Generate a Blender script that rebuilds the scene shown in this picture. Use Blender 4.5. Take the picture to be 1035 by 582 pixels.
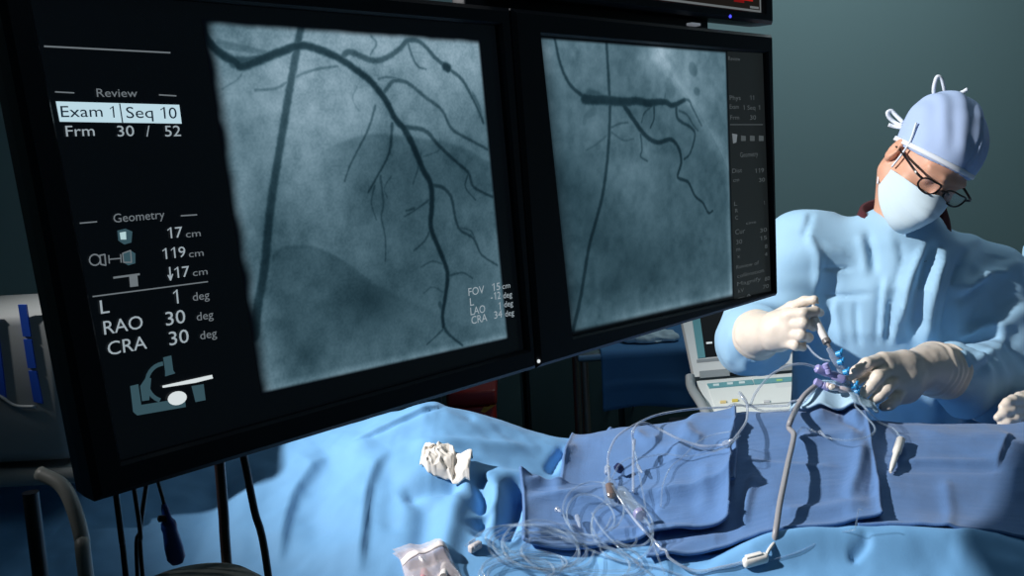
import bpy, bmesh, math, random
import numpy as np
from mathutils import Vector, Matrix

for o in list(bpy.data.objects):
    bpy.data.objects.remove(o)
SC = bpy.context.scene
COL = SC.collection

# ------------------------------------------------------------------ camera
F = 1000.0
CX, CY = 517.5, 291.0
CAM = np.array([0.0, 0.0, 1.58])
def _n(v):
    v = np.array(v, float)
    return v / np.linalg.norm(v)
_up = -_n([402, 7499, 1000])
_Y = _n(np.array([0, 0, 1.0]) - np.dot([0, 0, 1.0], _up) * _up)
_X = _n(np.cross(_Y, _up))
if _X[0] < 0:
    _X = -_X
CM = np.array([_X, _Y, _up])          # camera (right, down, forward) -> world
cam_data = bpy.data.cameras.new('camera')
cam = bpy.data.objects.new('camera', cam_data)
COL.objects.link(cam)
cam_data.sensor_width = 36.0
cam_data.lens = 36.0 * F / 1035.0
cam_data.clip_start = 0.02
r_, u_, b_ = CM[:, 0], -CM[:, 1], -CM[:, 2]
cam.matrix_world = Matrix(((r_[0], u_[0], b_[0], CAM[0]), (r_[1], u_[1], b_[1], CAM[1]),
                           (r_[2], u_[2], b_[2], CAM[2]), (0, 0, 0, 1)))
SC.camera = cam

# ------------------------------------------------------------------ light
SC.view_settings.view_transform = 'Standard'
SC.view_settings.look = 'None'
SC.view_settings.gamma = 1.0
SC.view_settings.use_curve_mapping = False
SC.view_settings.exposure = 0.0

world = bpy.data.worlds.new('world')
SC.world = world
world.use_nodes = True
world.node_tree.nodes['Background'].inputs[0].default_value = (0.35, 0.6, 0.8, 1)
world.node_tree.nodes['Background'].inputs[1].default_value = 0.05

def lamp(name, kind, loc, target, power, color, **kw):
    d = bpy.data.lights.new(name, kind)
    d.energy = power
    d.color = color
    for k, v in kw.items():
        setattr(d, k, v)
    o = bpy.data.objects.new(name, d)
    COL.objects.link(o)
    o.location = loc
    o.rotation_euler = (Vector(target) - Vector(loc)).to_track_quat('-Z', 'Y').to_euler()
    return o

# surgical lamp, high on the left behind the display bank
lamp('surgical_lamp_light', 'SPOT', (-2.15, 0.88, 2.93), (0.62, 1.50, 1.25), 600, (1.0, 0.98, 0.95),
     spot_size=math.radians(34.5), spot_blend=0.7, shadow_soft_size=0.05)
# unseen area lights added below the ceiling for the wall and ambient fill
lamp('ceiling_fill_back', 'AREA', (1.1, 2.7, 2.88), (1.1, 2.9, 0), 11, (0.78, 0.95, 1.0), shape='SQUARE', size=1.0)
lamp('ceiling_fill_front', 'AREA', (0.6, 0.3, 2.9), (0.5, 1.0, 0), 3.2, (0.6, 0.85, 1.0), shape='SQUARE', size=1.2)

# ------------------------------------------------------------------ helpers
def ray(px, py):
    return CM @ np.array([(px - CX) / F, (py - CY) / F, 1.0])
def P(px, py, y):
    r = ray(px, py)
    return CAM + r * (y / r[1])
def project(p):
    c = (np.asarray(p, float) - CAM) @ CM
    return np.stack([CX + F * c[..., 0] / c[..., 2], CY + F * c[..., 1] / c[..., 2]], -1)

def tag(o, label=None, cat=None, group=None, kind=None):
    if label: o['label'] = label
    if cat: o['category'] = cat
    if group: o['group'] = group
    if kind: o['kind'] = kind
    return o
def thing(name, loc, label, cat, group=None):
    o = bpy.data.objects.new(name, None)
    o.empty_display_size = 0.05
    COL.objects.link(o)
    o.location = loc
    return tag(o, label, cat, group)
def wloc(o):
    v = np.zeros(3)
    while o is not None:
        v = v + np.array(o.location)
        o = o.parent
    return v

def mesh(name, verts, faces, mat, parent=None, smooth=True, origin=None):
    """world-space vertices -> one mesh object (origin at its parent or its own base)"""
    verts = np.asarray(verts, float).reshape(-1, 3)
    if origin is None:
        lo, hi = verts.min(0), verts.max(0)
        origin = np.array([(lo[0] + hi[0]) / 2, (lo[1] + hi[1]) / 2, lo[2]])
    origin = np.asarray(origin, float)
    me = bpy.data.meshes.new(name)
    v = verts - origin
    if isinstance(faces, np.ndarray) and faces.ndim == 2:
        n, k = faces.shape
        me.vertices.add(len(v)); me.vertices.foreach_set('co', v.astype(np.float32).ravel())
        me.loops.add(n * k); me.loops.foreach_set('vertex_index', faces.astype(np.int32).ravel())
        me.polygons.add(n)
        me.polygons.foreach_set('loop_start', np.arange(0, n * k, k, dtype=np.int32))
        me.update(calc_edges=True)
    else:
        me.from_pydata(v.tolist(), [], [list(map(int, f)) for f in faces])
    me.validate()
    if smooth:
        me.polygons.foreach_set('use_smooth', [True] * len(me.polygons))
    me.update()
    if mat is not None:
        me.materials.append(mat)
    o = bpy.data.objects.new(name, me)
    COL.objects.link(o)
    if parent is not None:
        o.parent = parent
        o.location = origin - wloc(parent)
    else:
        o.location = origin
    return o

class MB:
    """collects solid pieces that become ONE mesh"""
    def __init__(self):
        self.v, self.f = [], []
    def add(self, v, f):
        n = len(self.v)
        self.v += [tuple(map(float, q)) for q in v]
        self.f += [[int(i) + n for i in q] for q in f]
        return self
    def box(self, c, ax, ay, az, bevel=0.0):
        """c centre, ax ay az half-extent vectors"""
        c, ax, ay, az = (np.asarray(q, float) for q in (c, ax, ay, az))
        bm = bmesh.new()
        bmesh.ops.create_cube(bm, size=2.0)
        L = [np.linalg.norm(q) for q in (ax, ay, az)]
        for vv in bm.verts:
            vv.co = Vector((vv.co.x * L[0], vv.co.y * L[1], vv.co.z * L[2]))
        if bevel > 0:
            bmesh.ops.bevel(bm, geom=bm.edges[:] + bm.verts[:], offset=min(bevel, 0.95 * min(L)), segments=3, profile=0.5, affect='EDGES')
        e = [q / l for q, l in zip((ax, ay, az), L)]
        bm.verts.index_update()
        vs = [c + e[0] * q.co.x + e[1] * q.co.y + e[2] * q.co.z for q in bm.verts]
        fs = [[q.index for q in fc.verts] for fc in bm.faces]
        if np.dot(np.cross(ax, ay), az) < 0:
            fs = [q[::-1] for q in fs]
        bm.free()
        return self.add(vs, fs)
    def tube(self, pts, r, seg=8, smooth=0, caps=True):
        v, f = tube_data(pts, r, seg, smooth, caps)
        return self.add(v, f)
    def lathe(self, base, axis, prof, seg=24):
        """prof: list of (radius, height) along axis"""
        ax = _n(axis)
        t = np.cross(ax, [0, 0, 1.0]) if abs(ax[2]) < 0.9 else np.cross(ax, [1.0, 0, 0])
        t = _n(t); b = np.cross(ax, t)
        vs, fs = [], []
        for r, h in prof:
            for k in range(seg):
                a = 2 * math.pi * k / seg
                vs.append(np.asarray(base, float) + ax * h + (t * math.cos(a) + b * math.sin(a)) * r)
        for i in range(len(prof) - 1):
            for k in range(seg):
                k2 = (k + 1) % seg
                fs.append([i * seg + k, i * seg + k2, (i + 1) * seg + k2, (i + 1) * seg + k])
        fs.append(list(range(seg))[::-1])
        fs.append([(len(prof) - 1) * seg + k for k in range(seg)])
        return self.add(vs, fs)
    def build(self, name, mat, parent=None, smooth=True, auto=True):
        o = mesh(name, np.array(self.v), self.f, mat, parent, smooth)
        if smooth and auto:
            o.data.set_sharp_from_angle(angle=math.radians(38))
        return o

def catmull(pts, n=6):
    pts = np.asarray(pts, float)
    if len(pts) < 3 or n <= 0:
        return pts
    p = np.vstack([2 * pts[0] - pts[1], pts, 2 * pts[-1] - pts[-2]])
    out = []
    for i in range(1, len(p) - 2):
        for k in range(n):
            t = k / n
            a, b, c, d = p[i - 1], p[i], p[i + 1], p[i + 2]
            out.append(0.5 * (2 * b + (c - a) * t + (2 * a - 5 * b + 4 * c - d) * t * t + (3 * b - a - 3 * c + d) * t ** 3))
    out.append(p[-2])
    return np.array(out)

def tube_data(pts, r, seg=8, smooth=0, caps=True):
    pts = np.asarray(pts, float)
    rr = np.full(len(pts), r, float) if np.isscalar(r) else np.asarray(r, float)
    if smooth:
        q = catmull(np.column_stack([pts, rr]), smooth)
        pts, rr = q[:, :3], q[:, 3]
    T = np.gradient(pts, axis=0)
    T /= np.maximum(np.linalg.norm(T, axis=1, keepdims=True), 1e-9)
    t0 = T[0]
    a = np.array([0, 0, 1.0]) if abs(t0[2]) < 0.9 else np.array([1.0, 0, 0])
    N = _n(np.cross(t0, a))
    V = []
    for i in range(len(pts)):
        N = N - np.dot(N, T[i]) * T[i]
        N = N / max(np.linalg.norm(N), 1e-9)
        B = np.cross(T[i], N)
        for k in range(seg):
            an = 2 * math.pi * k / seg
            V.append(pts[i] + (N * math.cos(an) + B * math.sin(an)) * rr[i])
    Fs = []
    for i in range(len(pts) - 1):
        for k in range(seg):
            k2 = (k + 1) % seg
            Fs.append([i * seg + k, i * seg + k2, (i + 1) * seg + k2, (i + 1) * seg + k])
    if caps:
        Fs.append(list(range(seg))[::-1])
        Fs.append([(len(pts) - 1) * seg + k for k in range(seg)])
    return np.array(V), Fs
def tube(name, pts, r, mat, parent=None, seg=8, smooth=6):
    v, f = tube_data(pts, r, seg, smooth)
    return mesh(name, v, f, mat, parent)

def grid_faces(nu, nv):
    i = np.arange(nu * nv).reshape(nu, nv)
    return np.stack([i[:-1, :-1], i[1:, :-1], i[1:, 1:], i[:-1, 1:]], -1).reshape(-1, 4)

# numpy value noise -----------------------------------------------------
_rng = np.random.RandomState(7)
_perm = _rng.rand(64, 64, 64).astype(np.float32)
def noise3(p):
    p = np.asarray(p, float)
    i = np.floor(p).astype(int)
    f = p - i
    f = f * f * (3 - 2 * f)
    out = 0
    for dx in (0, 1):
        for dy in (0, 1):
            for dz in (0, 1):
                w = (f[..., 0] if dx else 1 - f[..., 0]) * (f[..., 1] if dy else 1 - f[..., 1]) * (f[..., 2] if dz else 1 - f[..., 2])
                out = out + w * _perm[(i[..., 0] + dx) % 64, (i[..., 1] + dy) % 64, (i[..., 2] + dz) % 64]
    return out * 2 - 1
def fbm(p, oct=4):
    s, a = 0, 1.0
    p = np.asarray(p, float)
    for k in range(oct):
        s = s + a * noise3(p * 2 ** k + 11.3 * k)
        a *= 0.5
    return s

def seg_dist(q, poly):
    """distance of 2-D points to a polyline, and position 0..1 along it"""
    poly = np.asarray(poly, float)
    best = np.full(q.shape[:-1], 1e9)
    tt = np.zeros(q.shape[:-1])
    side = np.zeros(q.shape[:-1])
    L = np.concatenate([[0], np.cumsum(np.linalg.norm(np.diff(poly, axis=0), axis=1))])
    for i in range(len(poly) - 1):
        a, b = poly[i], poly[i + 1]
        ab = b - a
        l2 = max(float(ab @ ab), 1e-12)
        t = np.clip(((q - a) @ ab) / l2, 0, 1)
        dv = q - (a + t[..., None] * ab)
        d = np.hypot(dv[..., 0], dv[..., 1])
        m = d < best
        best = np.where(m, d, best)
        tt = np.where(m, (L[i] + t * (L[i + 1] - L[i])) / L[-1], tt)
        side = np.where(m, np.sign(ab[0] * dv[..., 1] - ab[1] * dv[..., 0]), side)
    return best, tt, side

# signed-distance modelling --------------------------------------------
def smin(a, b, k):
    h = np.clip(0.5 + 0.5 * (b - a) / k, 0, 1)
    return b + (a - b) * h - k * h * (1 - h)
def sd_cone(p, a, b, ra, rb):
    a, b = np.asarray(a, float), np.asarray(b, float)
    ab = b - a
    t = np.clip(((p - a) @ ab) / max(float(ab @ ab), 1e-12), 0, 1)
    return np.linalg.norm(p - (a + t[..., None] * ab), axis=-1) - (ra + (rb - ra) * t)
def sd_chain(p, pts, rs, k=0.01):
    d = None
    for i in range(len(pts) - 1):
        e = sd_cone(p, pts[i], pts[i + 1], rs[i], rs[i + 1])
        d = e if d is None else smin(d, e, k)
    return d
def sd_ell(p, c, r, R=None):
    q = p - np.asarray(c, float)
    if R is not None:
        q = q @ R          # columns of R are the axes
    r = np.asarray(r, float)
    k0 = np.linalg.norm(q / r, axis=-1)
    k1 = np.linalg.norm(q / (r * r), axis=-1)
    return k0 * (k0 - 1.0) / np.maximum(k1, 1e-9)

def surface_nets(f, lo, hi, h):
    lo, hi = np.asarray(lo, float), np.asarray(hi, float)
    n = np.ceil((hi - lo) / h).astype(int) + 1
    xs, ys, zs = (lo[i] + h * np.arange(n[i]) for i in range(3))
    D = np.empty(n, np.float32)
    # coarse pass first; only cells near the surface are evaluated exactly
    kf = 4
    gc = [lo[i] + h * np.minimum(kf * np.arange((n[i] - 1) // kf + 2), n[i] - 1) for i in range(3)]
    C = f(np.stack(np.meshgrid(*gc, indexing='ij'), -1))
    ii = [np.minimum((np.arange(n[i]) + kf // 2) // kf, len(gc[i]) - 1) for i in range(3)]
    D[:] = C[np.ix_(*ii)]
    near = np.argwhere(np.abs(D) < h * kf * 1.9)
    for i in range(0, len(near), 300000):
        q = near[i:i + 300000]
        D[q[:, 0], q[:, 1], q[:, 2]] = f(lo + h * q)
    S = D < 0
    m = n - 1
    acc = np.zeros((*m, 3), np.float32)
    cnt = np.zeros(m, np.float32)
    for ax in range(3):
        o1, o2 = [q for q in range(3) if q != ax]
        for a in (0, 1):
            for b in (0, 1):
                s0 = [slice(0, m[0]), slice(0, m[1]), slice(0, m[2])]
                s0[o1] = slice(a, a + m[o1]); s0[o2] = slice(b, b + m[o2])
                s1 = list(s0); s1[ax] = slice(1, 1 + m[ax])
                d0, d1 = D[tuple(s0)], D[tuple(s1)]
                c = S[tuple(s0)] != S[tuple(s1)]
                t = np.where(c, d0 / np.where(c, d0 - d1, 1), 0)
                acc[..., ax] += np.where(c, t, 0)
                acc[..., o1] += np.where(c, a, 0)
                acc[..., o2] += np.where(c, b, 0)
                cnt += c
    act = cnt > 0
    idx = np.full(m, -1, np.int64)
    idx[act] = np.arange(act.sum())
    base = np.argwhere(act)
    V = lo + h * (base + acc[act] / cnt[act][:, None])
    Q = []
    for ax in range(3):
        o1, o2 = (ax + 1) % 3, (ax + 2) % 3
        s0 = [slice(1, m[0]), slice(1, m[1]), slice(1, m[2])]
        s0[ax] = slice(0, m[ax])
        s1 = list(s0); s1[ax] = slice(1, m[ax] + 1)
        a, b = S[tuple(s0)], S[tuple(s1)]
        e = np.argwhere(a != b)
        if len(e) == 0:
            continue
        off = np.array([1 if q != ax else 0 for q in range(3)])
        inside_first = a[a != b]
        e = e + off
        def at(d1, d2):
            q = e.copy()
            q[:, o1] -= d1; q[:, o2] -= d2
            return idx[q[:, 0], q[:, 1], q[:, 2]]
        q = np.stack([at(1, 1), at(0, 1), at(0, 0), at(1, 0)], -1)
        q[~inside_first] = q[~inside_first][:, ::-1]
        Q.append(q)
    Q = np.vstack(Q)
    Q = Q[(Q >= 0).all(1)]
    return V, Q
def vnormals(V, Q):
    a, b, c, d = (V[Q[:, i]] for i in range(4))
    fn = np.cross(c - a, d - b)
    N = np.zeros_like(V)
    for i in range(4):
        np.add.at(N, Q[:, i], fn)
    return N / np.maximum(np.linalg.norm(N, axis=1, keepdims=True), 1e-12)
def relax(V, Q, it=2, w=0.5):
    E = np.vstack([Q[:, [0, 1]], Q[:, [1, 2]], Q[:, [2, 3]], Q[:, [3, 0]]])
    E = np.vstack([E, E[:, ::-1]])
    deg = np.bincount(E[:, 0], minlength=len(V)).astype(float)[:, None]
    for _ in range(it):
        S = np.zeros_like(V)
        for k in range(3):
            S[:, k] = np.bincount(E[:, 0], weights=V[E[:, 1], k], minlength=len(V))
        V = V + w * (S / np.maximum(deg, 1) - V)
    return V

# materials ---------------------------------------------------------------
def srgb(h):
    h = h.lstrip('#')
    c = [int(h[i:i + 2], 16) / 255 for i in (0, 2, 4)]
    return tuple(((x + 0.055) / 1.055) ** 2.4 if x > 0.04045 else x / 12.92 for x in c)
def mat(name, col, rough=0.6, metal=0.0, spec=0.5, bump=None, vary=0.0, vscale=8.0, sheen=0.0, sss=0.0, transp=None, emis=None, coat=0.0):
    """bump: (scale, strength, distance)"""
    m = bpy.data.materials.new(name)
    m.use_nodes = True
    nt = m.node_tree
    b = nt.nodes['Principled BSDF']
    c = srgb(col) if isinstance(col, str) else col
    b.inputs['Base Color'].default_value = (*c, 1)
    b.inputs['Roughness'].default_value = rough
    b.inputs['Metallic'].default_value = metal
    b.inputs['Specular IOR Level'].default_value = spec
    b.inputs['Sheen Weight'].default_value = sheen
    b.inputs['Coat Weight'].default_value = coat
    if sss:
        b.inputs['Subsurface Weight'].default_value = sss
        b.inputs['Subsurface Radius'].default_value = (0.012, 0.005, 0.003)
    tc = nt.nodes.new('ShaderNodeTexCoord')
    if vary:
        n = nt.nodes.new('ShaderNodeTexNoise'); n.inputs['Scale'].default_value = vscale; n.inputs['Detail'].default_value = 5
        nt.links.new(tc.outputs['Object'], n.inputs['Vector'])
        mx = nt.nodes.new('ShaderNodeMix'); mx.data_type = 'RGBA'
        mx.inputs[6].default_value = (*[q * (1 - vary) for q in c], 1)
        mx.inputs[7].default_value = (*[min(1, q * (1 + vary)) for q in c], 1)
        nt.links.new(n.outputs['Fac'], mx.inputs[0])
        nt.links.new(mx.outputs[2], b.inputs['Base Color'])
    if bump:
        n = nt.nodes.new('ShaderNodeTexNoise'); n.inputs['Scale'].default_value = bump[0]; n.inputs['Detail'].default_value = 4
        nt.links.new(tc.outputs['Object'], n.inputs['Vector'])
        bp = nt.nodes.new('ShaderNodeBump'); bp.inputs['Strength'].default_value = bump[1]; bp.inputs['Distance'].default_value = bump[2]
        nt.links.new(n.outputs['Fac'], bp.inputs['Height'])
        nt.links.new(bp.outputs[0], b.inputs['Normal'])
    if emis:
        b.inputs['Emission Color'].default_value = (*(srgb(emis[0]) if isinstance(emis[0], str) else emis[0]), 1)
        b.inputs['Emission Strength'].default_value = emis[1]
    if transp is not None:
        out = nt.nodes['Material Output']
        tr = nt.nodes.new('ShaderNodeBsdfTransparent')
        mx = nt.nodes.new('ShaderNodeMixShader')
        lw = nt.nodes.new('ShaderNodeLayerWeight'); lw.inputs['Blend'].default_value = 0.45
        mr = nt.nodes.new('ShaderNodeMapRange')
        mr.inputs['To Min'].default_value = transp[0]; mr.inputs['To Max'].default_value = transp[1]
        nt.links.new(lw.outputs['Facing'], mr.inputs['Value'])
        nt.links.new(mr.outputs[0], mx.inputs[0])
        nt.links.new(tr.outputs[0], mx.inputs[1]); nt.links.new(b.outputs[0], mx.inputs[2])
        nt.links.new(mx.outputs[0], out.inputs['Surface'])
    return m
def emit(name, col, s=1.0):
    return mat(name, (0, 0, 0), 0.5, spec=0.0, emis=(col, s))

M_WALL = mat('teal_wall_paint', '#96b1b3', 0.75, bump=(60, 0.05, 0.002), vary=0.03, vscale=1.5)
M_CEIL = mat('ceiling_paint', '#7f9499', 0.8)
M_FLOOR = mat('dark_vinyl_floor', '#2c3f42', 0.4, vary=0.15, vscale=4)
M_HOUS = mat('black_housing_plastic', (0.0065, 0.0075, 0.012), 0.45, spec=0.3, bump=(400, 0.1, 0.0005))
M_STEEL = mat('brushed_steel', '#a9adb0', 0.3, 1.0)
M_DKSTEEL = mat('dark_painted_steel', '#2b2f33', 0.4, 0.4)
# ------------------------------------------------------------------ the room
def slab(name, lo, hi, m):
    lo, hi = np.array(lo, float), np.array(hi, float)
    o = MB().box((lo + hi) / 2, [(hi - lo)[0] / 2, 0, 0], [0, (hi - lo)[1] / 2, 0], [0, 0, (hi - lo)[2] / 2]).build(name, m, None, False)
    o['kind'] = 'structure'
    return o
RX0, RX1, RY0, RY1, RZ = -2.8, 3.2, -1.6, 3.7, 3.0
slab('floor', (RX0, RY0, -0.1), (RX1, RY1, 0), M_FLOOR)
slab('ceiling', (RX0, RY0, RZ), (RX1, RY1, RZ + 0.1), M_CEIL)
slab('wall_back', (RX0, RY1, 0), (RX1, RY1 + 0.1, RZ), M_WALL)
slab('wall_front', (RX0, RY0 - 0.1, 0), (RX1, RY0, RZ), M_WALL)
slab('wall_left', (RX0 - 0.1, RY0 - 0.1, 0), (RX0, RY1 + 0.1, RZ), M_WALL)
slab('wall_right', (RX1, RY0 - 0.1, 0), (RX1 + 0.1, RY1 + 0.1, RZ), M_WALL)
slab('baseboard_back', (RX0, RY1 - 0.015, 0), (RX1, RY1, 0.1), mat('dark_baseboard', '#1d2b2e', 0.5))

# ------------------------------------------------------------------ the display bank
HD = _n(CM @ np.array([1499 - CX, 105 - CY, 1000.0])); HD[2] = 0; HD = _n(HD)
ND = np.array([HD[1], -HD[0], 0.0])          # towards the viewer
P0 = CAM + _n(ray(370, 200)) * 0.82
def pl(px, py, c=0.0):
    """pixel -> (along, up) on the display plane shifted c towards the viewer"""
    r = ray(px, py)
    t = (ND @ (P0 + ND * c - CAM)) / (ND @ r)
    q = CAM + r * t - P0
    return np.array([q @ HD, q[2]])
def W(a, b, c=0.0):
    return P0 + HD * a + np.array([0, 0, b]) + ND * c
K = 0.82
ZO = P0[2] - CAM[2]
GAP = 0.0008
M_LCD = mat('dark_lcd_glass', (0.004, 0.005, 0.008), 0.25, spec=0.25, emis=((0.3, 0.5, 0.7), 0.0045))
M_LCD_GREY = mat('grey_lcd_panel', (0.004, 0.005, 0.008), 0.3, spec=0.25, emis=((0.75, 0.95, 1.0), 0.013))
M_TXT = emit('screen_text_grey', '#aebcc4', 0.75)
M_TXT_DIM = emit('screen_text_dim', '#7d868c', 0.7)
M_TXT_DK = emit('screen_text_dark', '#0f2230', 1.0)
M_HILITE = emit('screen_highlight', '#c4e2ee', 0.9)
M_ICON = emit('screen_icon_teal', '#3c5963', 0.8)

def inset(q, s, t=None):
    """quad of (along, up) corners BL BR TR TL moved inwards by s (sideways) and t (up/down)"""
    t = s if t is None else t
    sg = ((1, 1), (-1, 1), (-1, -1), (1, -1))
    return [np.array([c[0] + a * s, c[1] + b * t]) for c, (a, b) in zip(q, sg)]
def frame_ring(name, o, i, c0, c1, m, parent):
    """bezel between the outer quad o and the inner quad i, depth c0..c1, softly bevelled"""
    bv = 0.004
    vs, fs = [], []
    def loop(q, c):
        n = len(vs)
        vs.extend([W(p[0], p[1], c) for p in q])
        return n
    L = [loop(o, c0), loop(o, c1 - bv), loop(inset(o, bv), c1), loop(inset(i, -0.002), c1), loop(i, c1 - 0.003), loop(i, c0)]
    for p, q in zip(L, L[1:] + L[:1]):
        for k in range(4):
            k2 = (k + 1) % 4
            fs.append([p + k, p + k2, q + k2, q + k])
    return mesh(name, vs, fs, m, parent, False)

def monitor(name, lcd, outer, label, depth=0.045, back=0.03, c=0.0):
    mid = sum(outer) / 4
    root = thing(name, W(mid[0], outer[0][1], c - depth / 2), label, 'monitor')
    frame_ring('bezel', outer, lcd, c - 0.012, c + 0.008, M_HOUS, root)
    # tapered housing behind the bezel
    vs, fs = [], []
    rings = [(outer, c - 0.012), (inset(outer, 0.001), c - depth * 0.6), (inset(outer, 0.012), c - depth), (inset(outer, 0.09, 0.05), c - depth - back)]
    for r, cc in rings:
        vs += [W(p[0], p[1], cc) for p in r]
    for k in range(3):
        for j in range(4):
            j2 = (j + 1) % 4
            fs.append([k * 4 + j, k * 4 + j2, k * 4 + 4 + j2, k * 4 + 4 + j][::-1])
    fs += [[0, 1, 2, 3], [15, 14, 13, 12]]
    mesh('housing', vs, fs, M_HOUS, root, False)
    v = [W(p[0], p[1], c) for p in lcd] + [W(p[0], p[1], c - 0.006) for p in lcd]
    f = [[0, 1, 2, 3], [7, 6, 5, 4], [0, 4, 5, 1], [1, 5, 6, 2], [2, 6, 7, 3], [3, 7, 4, 0]]
    scr = mesh('screen', v, f, M_LCD, root, False)
    return root, scr
def rect(a0, a1, b0, b1):
    return [np.array(q, float) for q in ((a0, b0), (a1, b0), (a1, b1), (a0, b1))]
BB0, BB1 = -0.2505 * K - ZO, 0.164 * K - ZO
cf = 0.008
def at_b(p, q, b, c=cf):
    """along-value where the photo line p-q meets height b on the display plane"""
    u, v = pl(*p, c), pl(*q, c)
    return u[0] + (v[0] - u[0]) * (b - u[1]) / (v[1] - u[1])
lo_l = [pl(98, 508, cf), pl(544, 372.5, cf), np.array([pl(518, 20, cf)[0], BB1]), np.array([at_b((98, 508), (6, 30), BB1), BB1])]
gap_ = 0.002
lo_r = [lo_l[1] + [gap_, 0], pl(787, 298.5, cf), pl(782, 35, cf), np.array([lo_l[2][0] + gap_, BB1])]
lc_l = [lo_l[0] + [0.020, 0.022], pl(529, 353), pl(500, 26), np.array([lo_l[3][0] + 0.020, pl(500, 26)[1]])]
lc_r = [pl(574, 340), pl(779, 294), pl(770.5, 54), pl(541.5, 36)]
LCD_R = (lc_r[0][0], lc_r[2][0], lc_r[0][1], lc_r[2][1])
mon_l, scr_l = monitor('display_monitor', lc_l, lo_l, 'large black monitor at left with white exam text beside a wide angiogram')
mon_r, scr_r = monitor('display_monitor', lc_r, lo_r, 'black monitor right of the centre, angiogram with a grey data column at its right edge')

# ---- angiogram pictures on the screens (emitted by the screen) ----
def xray(name, quad, vessels, paint, soft, res, parent):
    """quad: photo corners TL,TR,BR,BL on the display plane; the picture is a dense emissive sheet"""
    q = np.array([pl(*p) for p in quad])
    nu, nv = res
    U, Vv = np.meshgrid(np.linspace(0, 1, nu), np.linspace(0, 1, nv), indexing='ij')
    ab = (q[0] * ((1 - U) * (1 - Vv))[..., None] + q[1] * (U * (1 - Vv))[..., None] + q[2] * (U * Vv)[..., None] + q[3] * ((1 - U) * Vv)[..., None])
    pos = P0 + HD * ab[..., :1] + np.array([0, 0, 1.0]) * ab[..., 1:2] + ND * 0.0006
    px = project(pos)
    lum = paint(px, ab, U, Vv)
    veil = np.zeros_like(lum)
    for poly, w, dark, *rest in vessels:
        poly = catmull(np.array(poly, float), 5)
        pa = np.array([pl(*p) for p in poly])
        lo, hi = pa.min(0) - 0.02, pa.max(0) + 0.02
        m = ((ab >= lo) & (ab <= hi)).all(-1)
        pts = ab[m]
        wob = noise3(np.column_stack([pts * 420, np.zeros(len(pts))])) * 0.0003
        d, t, _ = seg_dist(pts, pa)
        mid = poly[len(poly) // 2]
        mpp = np.linalg.norm(pl(mid[0] + 1, mid[1]) - pl(mid[0], mid[1])) * 0.5 + 0.5 * np.linalg.norm(pl(mid[0], mid[1] + 1) - pl(mid[0], mid[1]))
        if np.isscalar(w): w = (w, w)
        hw = (w[0] + (w[1] - w[0]) * t) * mpp * 0.58
        x = (hw - d - wob) / (0.0006 + 0.13 * hw)
        k = 1 / (1 + np.exp(-np.clip(x * 2.2, -30, 30)))
        veil[m] = np.maximum(veil[m], dark * k)
    lum = lum * (1 - veil)
    e = soft(U, Vv, ab)
    col = np.stack([lum ** 1.25 * 0.62, lum * 0.76, lum ** 0.95 * 0.88], -1) * e[..., None]
    col = np.maximum(col, 0) + np.array([0.001, 0.0016, 0.003])
    rgba = np.concatenate([col, np.ones(col.shape[:2] + (1,))], -1).reshape(-1, 4).astype(np.float32)
    m = bpy.data.materials.new(name)
    m.use_nodes = True
    nt = m.node_tree
    b = nt.nodes['Principled BSDF']
    b.inputs['Base Color'].default_value = (0.004, 0.005, 0.008, 1)
    b.inputs['Roughness'].default_value = 0.3
    b.inputs['Specular IOR Level'].default_value = 0.2
    at = nt.nodes.new('ShaderNodeAttribute'); at.attribute_name = 'xray'
    nt.links.new(at.outputs['Color'], b.inputs['Emission Color'])
    b.inputs['Emission Strength'].default_value = 1.0
    o = mesh('angiogram', pos.reshape(-1, 3), grid_faces(nu, nv)[:, ::-1].copy(), m, parent, False)
    ca = o.data.color_attributes.new('xray', 'FLOAT_COLOR', 'POINT')
    ca.data.foreach_set('color', rgba.ravel())
    return o

def ss(x, a, b):
    t = np.clip((x - a) / (b - a), 0, 1)
    return t * t * (3 - 2 * t)
def blob(px, x, y, r):
    return np.exp(-(((px[..., 0] - x) / r) ** 2 + ((px[..., 1] - y) / r) ** 2))
def below(px, poly, w):
    """smooth 0..1 step: 1 below the polyline (photo y larger)"""
    poly = catmull(np.array(poly, float), 6)
    return ss(px[..., 1] - np.interp(px[..., 0], poly[:, 0], poly[:, 1]), -w, w)

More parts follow.
